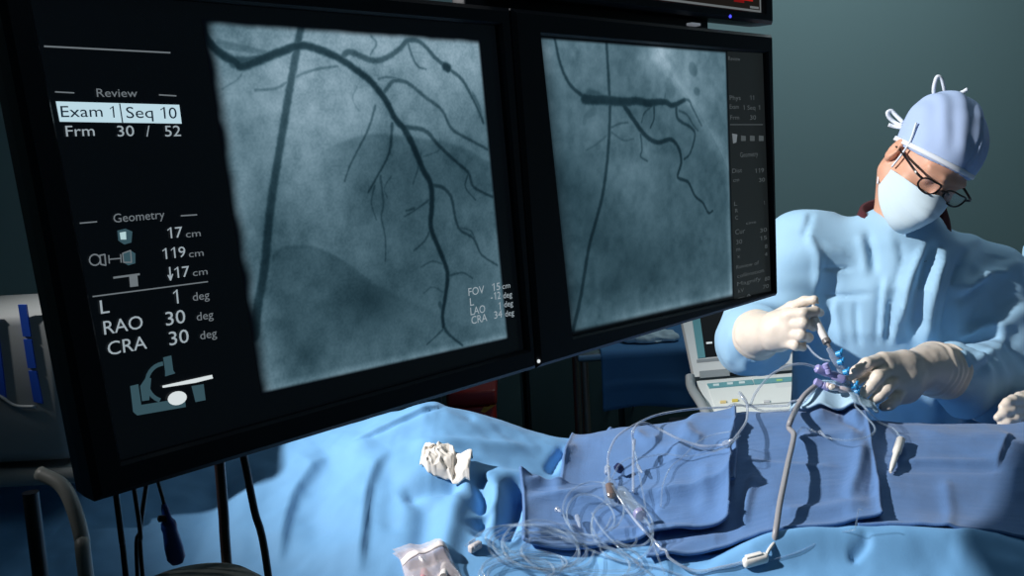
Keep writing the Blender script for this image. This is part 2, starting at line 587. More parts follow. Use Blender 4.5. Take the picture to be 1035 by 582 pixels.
def paint_l(px, ab, U, V):
    n3 = np.concatenate([ab, np.zeros(ab.shape[:2] + (1,))], -1)
    l = 0.118 + 0 * U
    l += 0.10 * ss(1 - V, 0.55, 1.0) + 0.22 * blob(px, 468, 50, 42) + 0.22 * blob(px, 330, 38, 75) + 0.10 * blob(px, 235, 95, 50) + 0.10 * blob(px, 415, 45, 40)
    l += 0.10 * blob(px, 330, 120, 70) + 0.08 * blob(px, 310, 160, 60) + 0.03 * blob(px, 300, 220, 60) + 0.05 * blob(px, 490, 230, 50) + 0.10 * blob(px, 440, 110, 40)
    hb = below(px, [(300, 168), (317, 158), (351, 141), (380, 135), (394, 136), (429, 140), (463, 147), (490, 161), (500, 166)], 2.5)
    l *= 1 - 0.40 * hb * ss(1 - V, 0.05, 0.8) * ss(U, 0.25, 0.45)
    dia = below(px, [(262, 262), (278, 255), (300, 249), (319, 251), (346, 264), (372, 283), (400, 297), (470, 330)], 3.5)
    l *= 1 - 0.17 * dia * (px[..., 0] > 262)
    l += 0.05 * blob(px, 345, 255, 40) * (1 - dia) + 0.13 * ss(V, 0.965, 0.995) + 0.035 * ss(V, 0.8, 1) + 0.05 * ss(U, 0.93, 0.99) * ss(V, 0.1, 0.9)
    l += 0.10 * ss(1 - U, 0.88, 0.99) * ss(V, 0.15, 0.4)
    l -= 0.05 * blob(px, 375, 305, 28) + 0.05 * blob(px, 310, 358, 16) + 0.06 * blob(px, 245, 130, 22) + 0.04 * blob(px, 270, 230, 40)
    l *= 1 + 0.17 * fbm(n3 * 30, 4) + 0.15 * fbm(n3 * 110 + 5, 3) + 0.12 * noise3(n3 * 700)
    return np.maximum(l, 0.02)
def soft_l(U, V, ab):
    n = fbm(np.concatenate([ab * 60, np.zeros(ab.shape[:2] + (1,))], -1), 2) * 0.006
    e = ss(U + n, 0.0, 0.045) * ss(1 - U, 0.002, 0.018) * ss(V + n * 0.3, 0.0, 0.022) * ss(1 - V, 0.002, 0.014)
    return e
VL = [
    ([(203, 28), (208, 39), (221, 53), (238, 63), (245, 67), (269, 58), (293, 49), (306, 46), (324, 51), (344, 60), (361, 72), (374, 82), (389, 101), (399, 120), (408, 130)], (7.5, 6.5), 0.88),
    ([(236, 63), (255, 62), (272, 57)], (10, 7), 0.75),
    ([(221, 44), (245, 49), (269, 54)], (7, 5), 0.4),
    ([(408, 130), (417, 147), (427, 171), (435, 187), (436, 210), (435, 230), (444, 253), (451.7, 275.6), (450, 298), (447, 317), (448, 330)], (6, 3.6), 0.85),
    ([(448, 330), (453.6, 338), (467, 349)], (3, 1.5), 0.75),
    ([(448, 332), (440, 340), (431, 348)], (2, 1.2), 0.6),
    ([(304, 26), (293, 86), (283, 146), (273, 209), (267, 270), (260, 310), (257, 340)], (7, 8.5), 0.76),
    ([(344, 60), (351, 53), (360, 55), (377, 61.5), (391, 58), (405, 48), (411.5, 41), (425, 43), (439, 58), (451, 68), (466, 80), (477, 99), (485, 116), (488, 124)], (5, 2.5), 0.72),
    ([(449.5, 67), (452.5, 69)], 7, 0.9),
    ([(477, 96), (482, 106), (485, 117)], (5, 4), 0.5),
    ([(411, 41), (416.7, 58), (422, 67), (430, 70)], (2.6, 1.4), 0.6),
    ([(375, 37), (380, 44), (374, 55)], (2, 1.4), 0.5),
    ([(385, 97), (390, 90), (398, 82), (411.5, 84), (429, 98), (446, 111), (456, 130), (473, 140.5), (492, 151)], (3.4, 2.4), 0.66),
    ([(382, 80), (390, 78), (400, 79)], (2, 1.5), 0.5),
    ([(408, 128.5), (429, 132), (442, 146), (460, 163), (473, 175), (478.5, 189), (497, 199)], (3.6, 2.2), 0.7),
    ([(473, 175), (470, 189), (480, 202)], (2, 1.2), 0.6),
    ([(379, 107), (372, 130), (362, 150), (353, 168), (348, 183)], (2.4, 1.4), 0.62),
    ([(396, 125), (393, 154), (381, 178), (372, 194)], (3.0, 1.6), 0.68),
    ([(384, 178), (387, 205), (385, 220), (389, 240), (389, 264)], (2.2, 1.2), 0.55),
    ([(378, 188), (375, 205), (380, 222)], (1.8, 1), 0.5),
    ([(425, 155), (422, 170), (417, 186)], (1.6, 1), 0.5),
    ([(428, 158), (443, 152), (444, 140)], (1.3, 0.9), 0.35),
    ([(434, 187), (446, 189), (454.5, 197), (457, 205), (463, 230), (478, 241), (486, 257), (502, 268)], (3.0, 1.6), 0.68),
    ([(462, 230), (475, 233), (480, 243)], (1.6, 1), 0.5),
    ([(435, 230), (429, 243), (418, 253)], (2, 1.2), 0.6),
    ([(436, 200), (421, 211), (408, 219)], (2, 1.2), 0.6),
    ([(418, 211), (410, 213)], (2.5, 1.5), 0.6),
    ([(452, 279), (467, 275.6), (477, 281)], (1.9, 1.2), 0.58),
    ([(450, 268), (436.6, 264), (425, 270)], (1.7, 1), 0.5),
    ([(449, 296), (437, 290), (428, 296)], (1.5, 1), 0.42),
    ([(444, 307), (447, 312)], 4, 0.6),
    ([(258, 91), (279, 89), (300, 77), (320, 70), (341, 67)], (2.4, 2.0), 0.5),
    ([(224, 90), (240, 80), (246, 70)], (1.6, 1.6), 0.4),
    ([(360, 88), (356, 100), (362, 112)], (1.4, 1), 0.35),
    ([(276, 260), (284, 252), (300, 249), (319, 251), (346, 264), (374, 284)], (3, 2), 0.22),
    ([(395, 178), (388, 190), (391, 200)], (1.5, 1), 0.45),
]
xray('angiogram_picture_wide', [(203, 19), (485, 40), (514, 343), (264, 399)], VL, paint_l, soft_l, (440, 440), scr_l)

def paint_r(px, ab, U, V):
    n3 = np.concatenate([ab, np.full(ab.shape[:2] + (1,), 3.3)], -1)
    l = 0.112 + 0.05 * ss(1 - V, 0.5, 1)
    l = l + 0.26 * blob(px, 667, 55, 16) + 0.10 * blob(px, 690, 75, 30) + 0.12 * blob(px, 548, 50, 14) + 0.06 * blob(px, 590, 60, 30)
    l = l + 0.05 * blob(px, 640, 170, 45) + 0.05 * blob(px, 600, 130, 40)
    d, t, s = seg_dist(px, catmull(np.array([(665, 50), (681, 79), (702, 106.5), (722, 141), (736, 172), (742, 200)], float), 5))
    l = l + 0.09 * np.exp(-(d / 6) ** 2) + 0.04 * np.where(s < 0, 1, 0) * np.exp(-d / 40)
    l = l * (1 - 0.20 * ss(1 - U, 0.62, 1.0) * ss(V, 0.1, 0.45))
    l = l - 0.045 * blob(px, 640, 265, 38) - 0.03 * blob(px, 600, 215, 30) - 0.03 * blob(px, 575, 180, 30)
    l = l + 0.12 * ss(V, 0.955, 0.995) * ss(U, 0.1, 0.4) + 0.05 * ss(V, 0.85, 1) + 0.10 * ss(U, 0.955, 0.99) * ss(V, 0.45, 0.8)
    l = l * (1 + 0.20 * fbm(n3 * 34, 4) + 0.15 * fbm(n3 * 120, 3) + 0.07 * noise3(n3 * 600))
    return np.maximum(l, 0.02)
def soft_r(U, V, ab):
    return ss(U, 0.0, 0.035 ) * (0.45 + 0.55 * ss(U, 0.0, 0.09 )) * ss(1 - U, 0.002, 0.015) * ss(V, 0.0, 0.012) * ss(1 - V, 0.0, 0.02)
VR = [
    ([(560, 38), (566, 65), (576, 86), (592, 100)], (2.6, 3.4), 0.75),
    ([(590, 100), (602, 101), (609, 101), (630, 103), (643, 102), (657, 105)], (7, 5.5), 0.8),
    ([(596, 98), (604, 99)], (11, 9), 0.5),
    ([(655, 104), (671, 103), (679.5, 106.5), (691.5, 101)], (5.0, 3), 0.8),
    ([(612.5, 43), (615, 86), (616, 113), (614, 155), (608, 200), (595, 249), (587, 297), (578, 337)], (3.0, 3.4), 0.7),
    ([(630, 106), (642, 124), (652, 137), (664, 144), (678, 141), (686, 151), (688, 165), (684.6, 179), (695, 184), (702, 198), (710, 205), (715.5, 215), (720, 213)], (3.8, 1.5), 0.78),
    ([(660.5, 105), (660.5, 120), (657, 129)], (2.2, 1.3), 0.68),
    ([(660, 106), (651, 114), (648, 124)], (1.6, 1.2), 0.55),
    ([(683, 105), (684.6, 120), (698, 129), (702, 137), (697, 155), (691, 161)], (2.6, 1.4), 0.7),
    ([(684.6, 103), (695, 101), (700, 110), (708.6, 127)], (2, 1.2), 0.62),
    ([(686, 112), (694, 116), (700, 126), (705, 132)], (1.8, 1.2), 0.55),
    ([(647, 136), (648.5, 151), (647, 158), (654, 163)], (2, 1.2), 0.6),
    ([(617, 129), (626, 125), (634, 124)], (1.6, 1.2), 0.5),
    ([(592, 152), (602, 146), (614, 136)], (1.6, 1.2), 0.32),
    ([(618, 134), (630, 142), (640, 140)], (1.4, 1), 0.4),
    ([(671, 103), (672, 95)], (1.6, 1), 0.5),
    ([(699, 69), (701, 71)], 8, 0.4), ([(703, 92), (705, 93)], 5, 0.4), ([(676, 86), (678, 92)], 9, 0.22),
    ([(600, 112), (592, 118), (590, 124)], (6, 4), 0.25),
]
xray('angiogram_picture_narrow', [(541, 37), (734, 52), (741, 300), (575, 338)], VR, paint_r, soft_r, (330, 380), scr_r)

# grey data column of the right screen
def plane_poly(name, pts, m, parent, c=0.0012, off=None):
    """flat panel with a hair of thickness lying on the screen"""
    ab = [pl(*p) if not isinstance(p, np.ndarray) else p for p in pts]
    n = len(ab)
    vs = [W(a, b, c) for a, b in ab] + [W(a, b, c - 0.0004) for a, b in ab]
    fs = [list(range(n)), list(range(2 * n - 1, n - 1, -1))] + [[i, n + i, n + (i + 1) % n, (i + 1) % n] for i in range(n)]
    return mesh(name, vs, fs, m, parent, False)
def stroke(name, pts, w, m, parent, c=0.0014, closed=False):
    """w in photo pixels; a flat drawn line on the screen"""
    ab = np.array([pl(*p) for p in pts])
    if closed: ab = np.vstack([ab, ab[:1]])
    p0 = pts[0]
    mpp = np.linalg.norm(pl(p0[0], p0[1] + 1) - pl(*p0))
    vs, fs = [], []
    for i in range(len(ab) - 1):
        d = ab[i + 1] - ab[i]; d = d / max(np.linalg.norm(d), 1e-9)
        nn = np.array([-d[1], d[0]]) * w * mpp / 2
        k = len(vs)
        e = d * w * mpp * 0.2
        for q in (ab[i] - e - nn, ab[i + 1] + e - nn, ab[i + 1] + e + nn, ab[i] - e + nn):
            vs.append(W(q[0], q[1], c))
        fs.append([k, k + 1, k + 2, k + 3])
    return mesh(name, vs, fs, m, parent, False)
strip = plane_poly('data_column', [pl(735, 52.0), lc_r[2], lc_r[1], pl(742, 302)][::-1], M_LCD_GREY, scr_r, 0.0004)

def glyphs(s):
    """mesh of a line of text; the figure 1 is drawn with its flag"""
    vs, fs, x = [], [], 0.0
    run = ''
    def flush(run, x):
        cu = bpy.data.curves.new('text', 'FONT')
        cu.body = run; cu.size = 1.0; cu.resolution_u = 3
        ob = bpy.data.objects.new('text', cu)
        COL.objects.link(ob)
        me = bpy.data.meshes.new_from_object(ob.evaluated_get(bpy.context.evaluated_depsgraph_get()))
        bpy.data.objects.remove(ob); bpy.data.curves.remove(cu)
        v = np.zeros(len(me.vertices) * 3, np.float32); me.vertices.foreach_get('co', v); v = v.reshape(-1, 3)
        n = len(vs)
        vs.extend([(q[0] + x, q[1]) for q in v]); fs.extend([[i + n for i in p.vertices] for p in me.polygons])
        bpy.data.meshes.remove(me)
        return x + v[:, 0].max() + 0.07
    for ch in s:
        if ch == '1':
            if run.strip(): x = flush(run, x)
            x += 0.2 * run.count(' ')
            run = ''
            n = len(vs)
            vs.extend([(x + a, b) for a, b in ((.27, 0), (.36, 0), (.36, .71), (.30, .71), (.27, .62), (.11, .50), (.11, .58), (.22, .64))])
            fs.extend([[n, n + 1, n + 2, n + 3, n + 4], [n + 4, n + 5, n + 6, n + 7], [n + 4, n + 7, n + 3]])
            x += 0.52
        else:
            run += ch
    if run.strip(): flush(run, x)
    return np.array(vs), fs

def text(s, px, py, h, m, parent, width=None, c=0.0016):
    """px,py: photo position of the baseline start; h cap height, width: in photo pixels"""
    v, fs = glyphs(s)
    v[:, 0] -= v[:, 0].min()
    wid = v[:, 0].max()
    a0, b0 = pl(px, py)
    sy = (pl(px, py - h)[1] - b0) / 0.70
    sx = (pl(px + width, py)[0] - a0) / wid if width and s != '1' else sy
    return mesh('text', [W(a0 + q[0] * sx, b0 + q[1] * sy, c) for q in v], fs, m, parent, False)

T = lambda s, x, y, h, w=None, m=None: text(s, x, y, h, m or M_TXT, scr_l, w)
stroke('rule_line', [(44, 47), (171, 53.5)], 1.6, M_TXT_DIM, scr_l)
T('Review', 97, 98, 8.5, 41, M_TXT_DIM)
stroke('dash', [(55, 93), (74, 94)], 1.3, M_TXT_DIM, scr_l); stroke('dash', [(160, 96), (177, 97)], 1.3, M_TXT_DIM, scr_l)
plane_poly('highlight_box', [(56, 102.5), (180.5, 106), (183, 125), (60, 123)][::-1], M_HILITE, scr_l, 0.0010)
stroke('divider', [(120, 105), (123, 124)], 1.3, M_TXT_DK, scr_l)
T('Exam', 61, 118.5, 11.5, 42, M_TXT_DK); T('1', 111, 119, 11.5, 5, M_TXT_DK)
T('Seq', 127, 119.5, 11.5, 27, M_TXT_DK); T('10', 162, 120, 11.5, 16, M_TXT_DK)
T('Frm', 66, 138, 11, 29); T('30', 118, 138, 11, 17); T('/', 147, 138, 11, 4); T('52', 166, 138, 11, 16)
T('Geometry', 114, 225, 9, 52, M_TXT_DIM)
stroke('dash', [(80, 225.5), (97, 224)], 1.3, M_TXT_DIM, scr_l); stroke('dash', [(182, 218), (198, 217)], 1.3, M_TXT_DIM, scr_l)
T('17', 169, 241, 11, 15); T('cm', 187, 240, 7, 15, M_TXT_DIM)
T('119', 164, 262, 11, 23); T('cm', 190, 260, 7, 15, M_TXT_DIM)
T('17', 176, 281, 11, 15); T('cm', 194, 279, 7, 15, M_TXT_DIM)
stroke('arrow', [(170.5, 270), (171.5, 282)], 1.6, M_TXT, scr_l); stroke('arrow', [(169, 278), (171.5, 283), (173.5, 277)], 1.3, M_TXT, scr_l)
stroke('rule_line', [(93, 299.5), (209, 284.5)], 1.3, M_TXT_DIM, scr_l)
T('L', 101, 317, 14, 9); T('1', 175, 307, 14, 6); T('deg', 194, 304, 8.5, 17, M_TXT_DIM)
T('RAO', 104.5, 338, 14, 40); T('30', 167, 329, 14, 20); T('deg', 198, 324, 8.5, 17, M_TXT_DIM)
T('CRA', 108.5, 359, 14, 40); T('30', 170.5, 349, 14, 20); T('deg', 201.5, 343, 8.5, 17, M_TXT_DIM)
# small pictograms
plane_poly('icon', [(118, 233), (126, 231), (133, 234), (132, 245), (125, 247), (119, 243)][::-1], M_ICON, scr_l)
plane_poly('icon', [(120, 235), (126, 234), (126.5, 242), (121, 242)][::-1], emit('icon_white_teal', '#b7d7da', 0.9), scr_l, 0.0018)
stroke('icon', [(95 + 5.5 * math.cos(t), 262.5 + 5.5 * math.sin(t)) for t in np.linspace(0, 6.0, 14)], 1.4, M_TXT_DIM, scr_l, closed=True)
stroke('icon', [(100, 258), (105, 257), (106, 268), (101, 267)], 1.4, M_TXT_DIM, scr_l, closed=True)
stroke('icon', [(109, 262), (121, 261)], 1.2, M_TXT_DIM, scr_l)
stroke('icon', [(109, 258), (109.6, 266)], 1.2, M_TXT_DIM, scr_l); stroke('icon', [(121, 257), (121.6, 265)], 1.2, M_TXT_DIM, scr_l)
plane_poly('icon', [(123, 256), (131, 253), (136, 256), (136, 266), (129, 268), (124, 265)][::-1], M_ICON, scr_l)
stroke('icon', [(123, 256), (131, 253), (132, 265), (124, 265)], 1.2, M_TXT_DIM, scr_l, closed=True)
stroke('icon', [(114, 280.5), (140, 277)], 2.0, M_TXT_DIM, scr_l)
plane_poly('icon', [(130, 279), (138, 278), (139, 289), (131, 290)][::-1], M_TXT_DIM, scr_l)
# little picture of the imaging arm
IC = [(131, 390), (139, 388), (142, 409), (186, 402), (187, 411), (138, 419.5), (134, 416)]
plane_poly('icon', IC[::-1], M_ICON, scr_l)
plane_poly('icon', [(141, 390), (147, 381), (152, 382), (150, 404), (143, 405)][::-1], M_ICON, scr_l, 0.0013)
arc = [(166 + 18.5 * math.cos(t), 386 + 19 * math.sin(t)) for t in np.linspace(1.9, 4.55, 14)]
stroke('icon', arc, 4.2, M_ICON, scr_l, 0.0015)
plane_poly('icon', [(164, 361), (172, 359), (174, 374), (176, 377), (166, 380), (166, 375)][::-1], M_ICON, scr_l, 0.0017)
plane_poly('icon', [(193, 390), (205, 388), (207, 404), (197, 406)][::-1], M_ICON, scr_l, 0.0012)
M_IW = emit('icon_white', '#dfe8ea', 0.9)
plane_poly('icon', [(163, 389.5), (213, 378.5), (214, 382), (196, 386.5), (163.5, 391.5)][::-1], M_IW, scr_l, 0.0019)
plane_poly('icon', [(178 + 9.5 * math.cos(t), 402 + 7 * math.sin(t) - 1.2 * math.cos(t)) for t in np.linspace(0, 2 * math.pi, 18, endpoint=False)], M_IW, scr_l, 0.0019)
# lower right caption on the angiogram
for s, x, y, h, w in (('FOV', 472.5, 299, 8, 16), ('15', 496.5, 294, 7.5, 8), ('cm', 506.5, 292, 5.5, 8), ('L', 474, 309, 8, 4), ('-12', 495, 303.5, 7.5, 10),
                      ('deg', 507.5, 301.5, 6, 9), ('LAO', 474.5, 318.5, 8, 15), ('1', 503, 313, 7.5, 2.5), ('deg', 508.5, 310.5, 6, 9), ('CRA', 475.5, 327.5, 8, 16),
                      ('34', 498.5, 322, 7.5, 8), ('deg', 509.5, 320, 6, 9)):
    T(s, x, y, h, w, M_TXT)
# faint writing of the right screen's data column
M_TXT_R = emit('screen_text_faint', '#6d777b', 0.42)
R_ = lambda s, x, y, h, w: text(s, x, y, h, M_TXT_R, scr_r, w)
R_('Review', 735, 61, 4, 12)
for s, x, y, h, w in (('Phys', 736.5, 101, 4.5, 11), ('11', 757, 101, 4.5, 4), ('Exam', 736.5, 110, 4.5, 9), ('1 Seq 1', 750, 111, 4.5, 17), ('Frm', 737, 121, 4.5, 9), ('30', 757, 121, 4.5, 6),
                      ('Geometry', 747, 159, 5, 18), ('Dist', 739, 175, 4.5, 10), ('119', 762, 175, 4.5, 9), ('cm', 740, 184, 4, 6), ('30', 766, 184, 4, 6),
                      ('L', 741, 208, 4, 3), ('1', 771, 207, 4, 2), ('R', 742, 215, 4, 3), ('C', 742, 222, 4, 3), ('cine', 753, 227, 3, 10), ('Cur', 742, 237, 5, 10), ('30', 767, 235, 4, 7),
                      ('30', 743, 247, 4.5, 6), ('15', 767, 243, 4, 7), ('m', 743, 254, 4, 4), ('8', 772, 251, 4, 2.5), ('x', 744, 261, 4, 3), ('4', 772, 259, 4, 2.5),
                      ('Review of', 743, 272, 4, 23), ('collimation', 744, 281, 4, 27), ('Magnify', 744, 289, 4, 24), ('80', 772, 284, 4, 5), ('kV', 745, 296, 4, 6), ('70', 770, 292, 4, 6), ('mA', 745, 303.5, 4, 14)):
    R_(s, x, y, h, w)
stroke('rule_line', [(737, 126), (770, 126)], 0.8, M_TXT_R, scr_r)
plane_poly('icon', [(739, 135), (744, 136), (743, 144), (740, 145)][::-1], M_TXT_DIM, scr_r, 0.0018)
for ix in (748, 757, 766):
    plane_poly('icon', [(ix, 137), (ix + 4.5, 137.5), (ix + 4.5, 142.5), (ix, 142.5)][::-1], M_TXT_R, scr_r, 0.0018)
# lamp on the lower bezel of the right monitor
a_, b_2 = pl(544.5, 365, 0.008)
MB().lathe(W(a_, b_2, 0.0075), ND, [(0.0018, 0), (0.0018, 0.001), (0.0012, 0.0016)], 12).build('power_lamp', emit('power_lamp_white', '#e6edf2', 0.9), mon_r)

# ---- third monitor above, only its lower right corner in view ----
ct = -0.006
tb = pl(777, 25.4, ct)
TO = (tb[0] - 0.60 * K, tb[0], tb[1], tb[1] + 0.42 * K)
si = pl(768.6, 13.7, ct)
TL_ = (TO[0] + 0.03 * K, si[0], si[1], TO[3] - 0.03 * K)
mon_t, scr_t = monitor('display_monitor', rect(*TL_), rect(*TO), 'black monitor at the top edge showing red traces above a blue lamp', c=ct)
def wrect(name, a0, a1, b0, b1, c, m, par):
    vs = [W(a0, b0, c), W(a1, b0, c), W(a1, b1, c), W(a0, b1, c)] + [W(a0, b0, c - 0.0005), W(a1, b0, c - 0.0005), W(a1, b1, c - 0.0005), W(a0, b1, c - 0.0005)]
    return mesh(name, vs, [[0, 1, 2, 3], [7, 6, 5, 4], [0, 4, 5, 1], [1, 5, 6, 2], [2, 6, 7, 3], [3, 7, 4, 0]], m, par, False)
M_EDGE = emit('screen_border_grey', '#6f7577', 0.8)
wrect('border_line', TL_[0], TL_[1], TL_[2], TL_[2] + 0.0035, ct + 0.001, M_EDGE, scr_t)
wrect('border_line', TL_[1] - 0.003, TL_[1], TL_[2] + 0.0035, TL_[3], ct + 0.001, M_EDGE, scr_t)
wrect('picture', TL_[0], TL_[1] - 0.003, TL_[2] + 0.0035, TL_[3], ct + 0.0008, emit('screen_warm_dark', '#26221f', 0.6), scr_t)
# red trace curve across the upper screen
xs = np.linspace(TL_[0] + 0.02, TL_[1] - 0.02, 160)
tv, tf = [], []
for i, x in enumerate(xs):
    ph = (TL_[1] - 0.075 - x) / 0.085
    z = TL_[2] + 0.013 + 0.05 * math.exp(-((ph - round(ph)) / 0.11) ** 2)
    for dz in (0.0, 0.0045):
        q = W(x, z + dz, ct + 0.0014); tv.append(q)
    if i: tf.append([2 * i - 2, 2 * i, 2 * i + 1, 2 * i - 1])
mesh('trace', tv, tf, emit('screen_red', '#c0241f', 0.7), scr_t, False)
wrect('trace_block', TL_[1] - 0.063, TL_[1] - 0.040, TL_[2] + 0.010, TL_[2] + 0.035, ct + 0.0012, emit('screen_dark_red', '#8e1b1b', 0.6), scr_t)
wrect('caption_bar', TL_[1] - 0.026, TL_[1] - 0.006, TL_[2] + 0.0048, TL_[2] + 0.0075, ct + 0.0012, M_EDGE, scr_t)
qa, qb = pl(738, 16.5, ct + 0.008)
MB().lathe(W(qa, qb, ct + 0.0075), ND, [(0.002, 0), (0.002, 0.001), (0.0012, 0.0018)], 12).build('power_lamp', emit('power_lamp_blue', '#4a4dff', 1.6), mon_t)
qa, qb = pl(704, 24.3, ct + 0.01)
MB().box(W(qa, qb, ct + 0.006), HD * 0.009, np.array([0, 0, 0.0016]), ND * 0.004, 0.001).build('badge', mat('badge_glint', '#c9ced4', 0.35, emis=('#9fa4ad', 0.35)), mon_t)  # glow put into the badge colour to imitate a whitish glint

# ---- ceiling boom carrying the monitors ----
boom = thing('monitor_boom', W(0.23 * K, 0.0, -0.2), 'black ceiling boom and rail holding the three monitors from behind', 'bracket')
bm_ = MB().box(W(0.23 * K, -0.04 * K - ZO, -0.11), HD * 0.20, np.array([0, 0, 0.03]), ND * 0.012, 0.004)
bm_.box(W(0.5 * K, 0.26 * K - ZO, -0.125), HD * 0.05, np.array([0, 0, 0.26]), ND * 0.014, 0.004)
bm_.build('rail', M_HOUS, boom)
for x in (0.06, 0.40):
    MB().box(W(x * K, -0.04 * K - ZO, -0.0875), HD * 0.04, np.array([0, 0, 0.05]), ND * 0.0105, 0.003).build('mount_plate', M_DKSTEEL, boom)
top = W(0.5 * K, 0.5 * K - ZO, -0.18)
MB().tube([top, [top[0], top[1], RZ]], 0.035, 20).build('column', M_DKSTEEL, boom)
MB().box(W(0.5 * K, 0.47 * K - ZO, -0.165), HD * 0.03, np.array([0, 0, 0.03]), ND * 0.035, 0.003).build('joint', M_DKSTEEL, boom)
MB().lathe([top[0], top[1], RZ - 0.03], [0, 0, 1], [(0.09, 0), (0.11, 0.03)], 24).build('ceiling_plate', M_DKSTEEL, boom)
# bridging strip between upper and lower housings
MB().box(W(0.42 * K, 0.1712 * K - ZO, -0.03), HD * 0.20, np.array([0, 0, 0.012]), ND * 0.01, 0.003).build('bridge_strip', M_HOUS, boom)
# ------------------------------------------------------------------ the draped table
YC = 1.42                                    # the crest of the covered patient runs along y = YC
_crest = [(-1.45, 1.155), (-0.9, 1.165)] + [(P(px, py, YC)[0], P(px, py, YC)[2]) for px, py in
          ((240, 462), (330, 438), (400, 416), (440, 408), (500, 424), (545, 440), (575, 448), (592, 447), (640, 437), (740, 425), (800, 424), (870, 428), (900, 431), (960, 434), (1035, 436))] + [(1.1, 1.17), (1.6, 1.16)]
_crest = np.array(_crest)
def crest(x):
    x = np.asarray(x, float)
    return np.interp(x, _crest[:, 0], _crest[:, 1]) * 0.5 + 0.25 * (np.interp(x - 0.015, _crest[:, 0], _crest[:, 1]) + np.interp(x + 0.015, _crest[:, 0], _crest[:, 1]))
_gy = np.array([0.93, 1.0, 1.08, 1.15, 1.20, 1.25, 1.30, 1.35, 1.40, 1.43, 1.48, 1.53, 1.59, 1.64, 1.68])
_gz = np.array([0.00, 0.22, 0.42, 0.575, 0.665, 0.75, 0.835, 0.92, 0.985, 1.0, 0.945, 0.78, 0.53, 0.28, 0.08])
ZB = 0.985
def base_h(x, y):
    g = np.interp(y, _gy, _gz) * 0.5 + 0.25 * (np.interp(y - 0.02, _gy, _gz) + np.interp(y + 0.02, _gy, _gz))
    return ZB + (crest(x) - ZB) * g
def hit(px, py, h=0.0, f=None):
    """photo position -> point on the covered patient, h above it"""
    f = f or base_h
    r = ray(px, py)
    t = np.linspace(0.85, 1.75, 1400) / r[1]
    q = CAM + r * t[:, None]
    d = q[:, 2] - (f(q[:, 0], q[:, 1]) + h)
    k = np.argmax(d < 0)
    if not (d < 0).any():
        k = np.argmin(np.abs(d))
    return q[k]

M_DRAPE = mat('pale_blue_drape', '#6ea8db', 0.75, sheen=0.05, bump=(260, 0.12, 0.001), vary=0.03, vscale=30)
M_TOWEL = mat('blue_cotton_towel', '#567cb0', 0.95, sheen=0.15, bump=(650, 0.5, 0.001), vary=0.10, vscale=60)
M_PAPER = mat('sky_blue_paper', '#b4d6ee', 0.75, bump=(200, 0.1, 0.001))

def folds(px, spec):
    """sum of creases drawn in the photograph's frame on the surface: (polyline, width px, height m, kind)"""
    out = np.zeros(px.shape[:-1])
    for poly, w, a, *kind in spec:
        poly = np.array(poly, float)
        d, t, s = seg_dist(px, catmull(poly, 4))
        k = kind[0] if kind else 'g'
        end = np.minimum(1, np.minimum(t, 1 - t) * 5 + 0.08)
        if k == 'g':
            out += a * np.exp(-(d / w) ** 2) * end
        elif k == 'v':
            out += a * np.exp(-np.abs(d) / w) * end
        elif k == 's':                               # step: high on one side, falling off over 5 w
            out += a * np.where(s > 0, np.exp(-(d / (0.25 * w)) ** 2), np.exp(-d / (2.2 * w))) * end
        elif k == 't':
            out += a * np.where(s < 0, np.exp(-(d / (0.25 * w)) ** 2), np.exp(-d / (2.2 * w))) * end
    return out

DR = [
    ([(360, 452), (392, 436), (420, 422), (450, 409)], 5, -0.010, 't'),
    ([(350, 462), (380, 444), (420, 425), (446, 413)], 9, 0.010),
    ([(400, 449), (450, 450), (500, 450), (548, 451)], 6, 0.006),
    ([(445, 408), (470, 418), (480, 426)], 4, -0.003),
    ([(405, 503), (432, 490), (470, 489)], 10, -0.016),
    ([(470, 488), (505, 484), (545, 487)], 9, 0.010),
    ([(478, 478), (484, 490), (489, 503), (484, 520)], 7, -0.016),
    ([(495, 487), (503, 505), (496, 530), (488, 560)], 9, 0.012),
    ([(527, 486), (521, 500), (514, 525), (508, 545)], 9, -0.020),
    ([(486, 520), (492, 535), (487, 548)], 11, -0.018),
    ([(470, 495), (460, 520), (452, 555), (448, 582)], 11, 0.010),
    ([(432, 500), (428, 530), (424, 560)], 13, -0.012),
    ([(574, 452), (562, 462), (553, 476)], 5, -0.010),
    ([(583, 452), (573, 462), (566, 478)], 5, 0.008),
    ([(392, 455), (372, 490), (366, 540), (362, 580)], 20, 0.010, 't'),
    ([(330, 460), (296, 505), (280, 570)], 22, 0.010, 't'),
    ([(352, 462), (325, 500), (318, 560)], 18, -0.006),
    ([(270, 470), (246, 520), (236, 570)], 16, 0.006),
    ([(400, 470), (396, 500), (394, 540)], 12, -0.006),
    ([(220, 480), (205, 530), (190, 580)], 16, -0.006),
    # lower right: soft hump in front of the towels
    ([(700, 590), (742, 570), (790, 557), (850, 549), (900, 553), (960, 556), (1050, 560)], 15, 0.022),
    ([(655, 548), (700, 548), (760, 545), (830, 541), (890, 541)], 7, -0.012),
    ([(858, 570), (880, 556)], 5, -0.007), ([(600, 570), (640, 566), (690, 574)], 9, 0.008),
    ([(960, 565), (1000, 575), (1040, 580)], 9, 0.007),
]
def drape_h(x, y):
    x, y = np.asarray(x, float), np.asarray(y, float)
    z = base_h(x, y)
    p = np.stack([x, y, z], -1)
    px = project(p)
    z = z + folds(px, DR)
    z = z + 0.0035 * fbm(p * np.array([9, 9, 0]), 3) + 0.0012 * fbm(p * np.array([40, 40, 0]) + 3, 2)
    return z

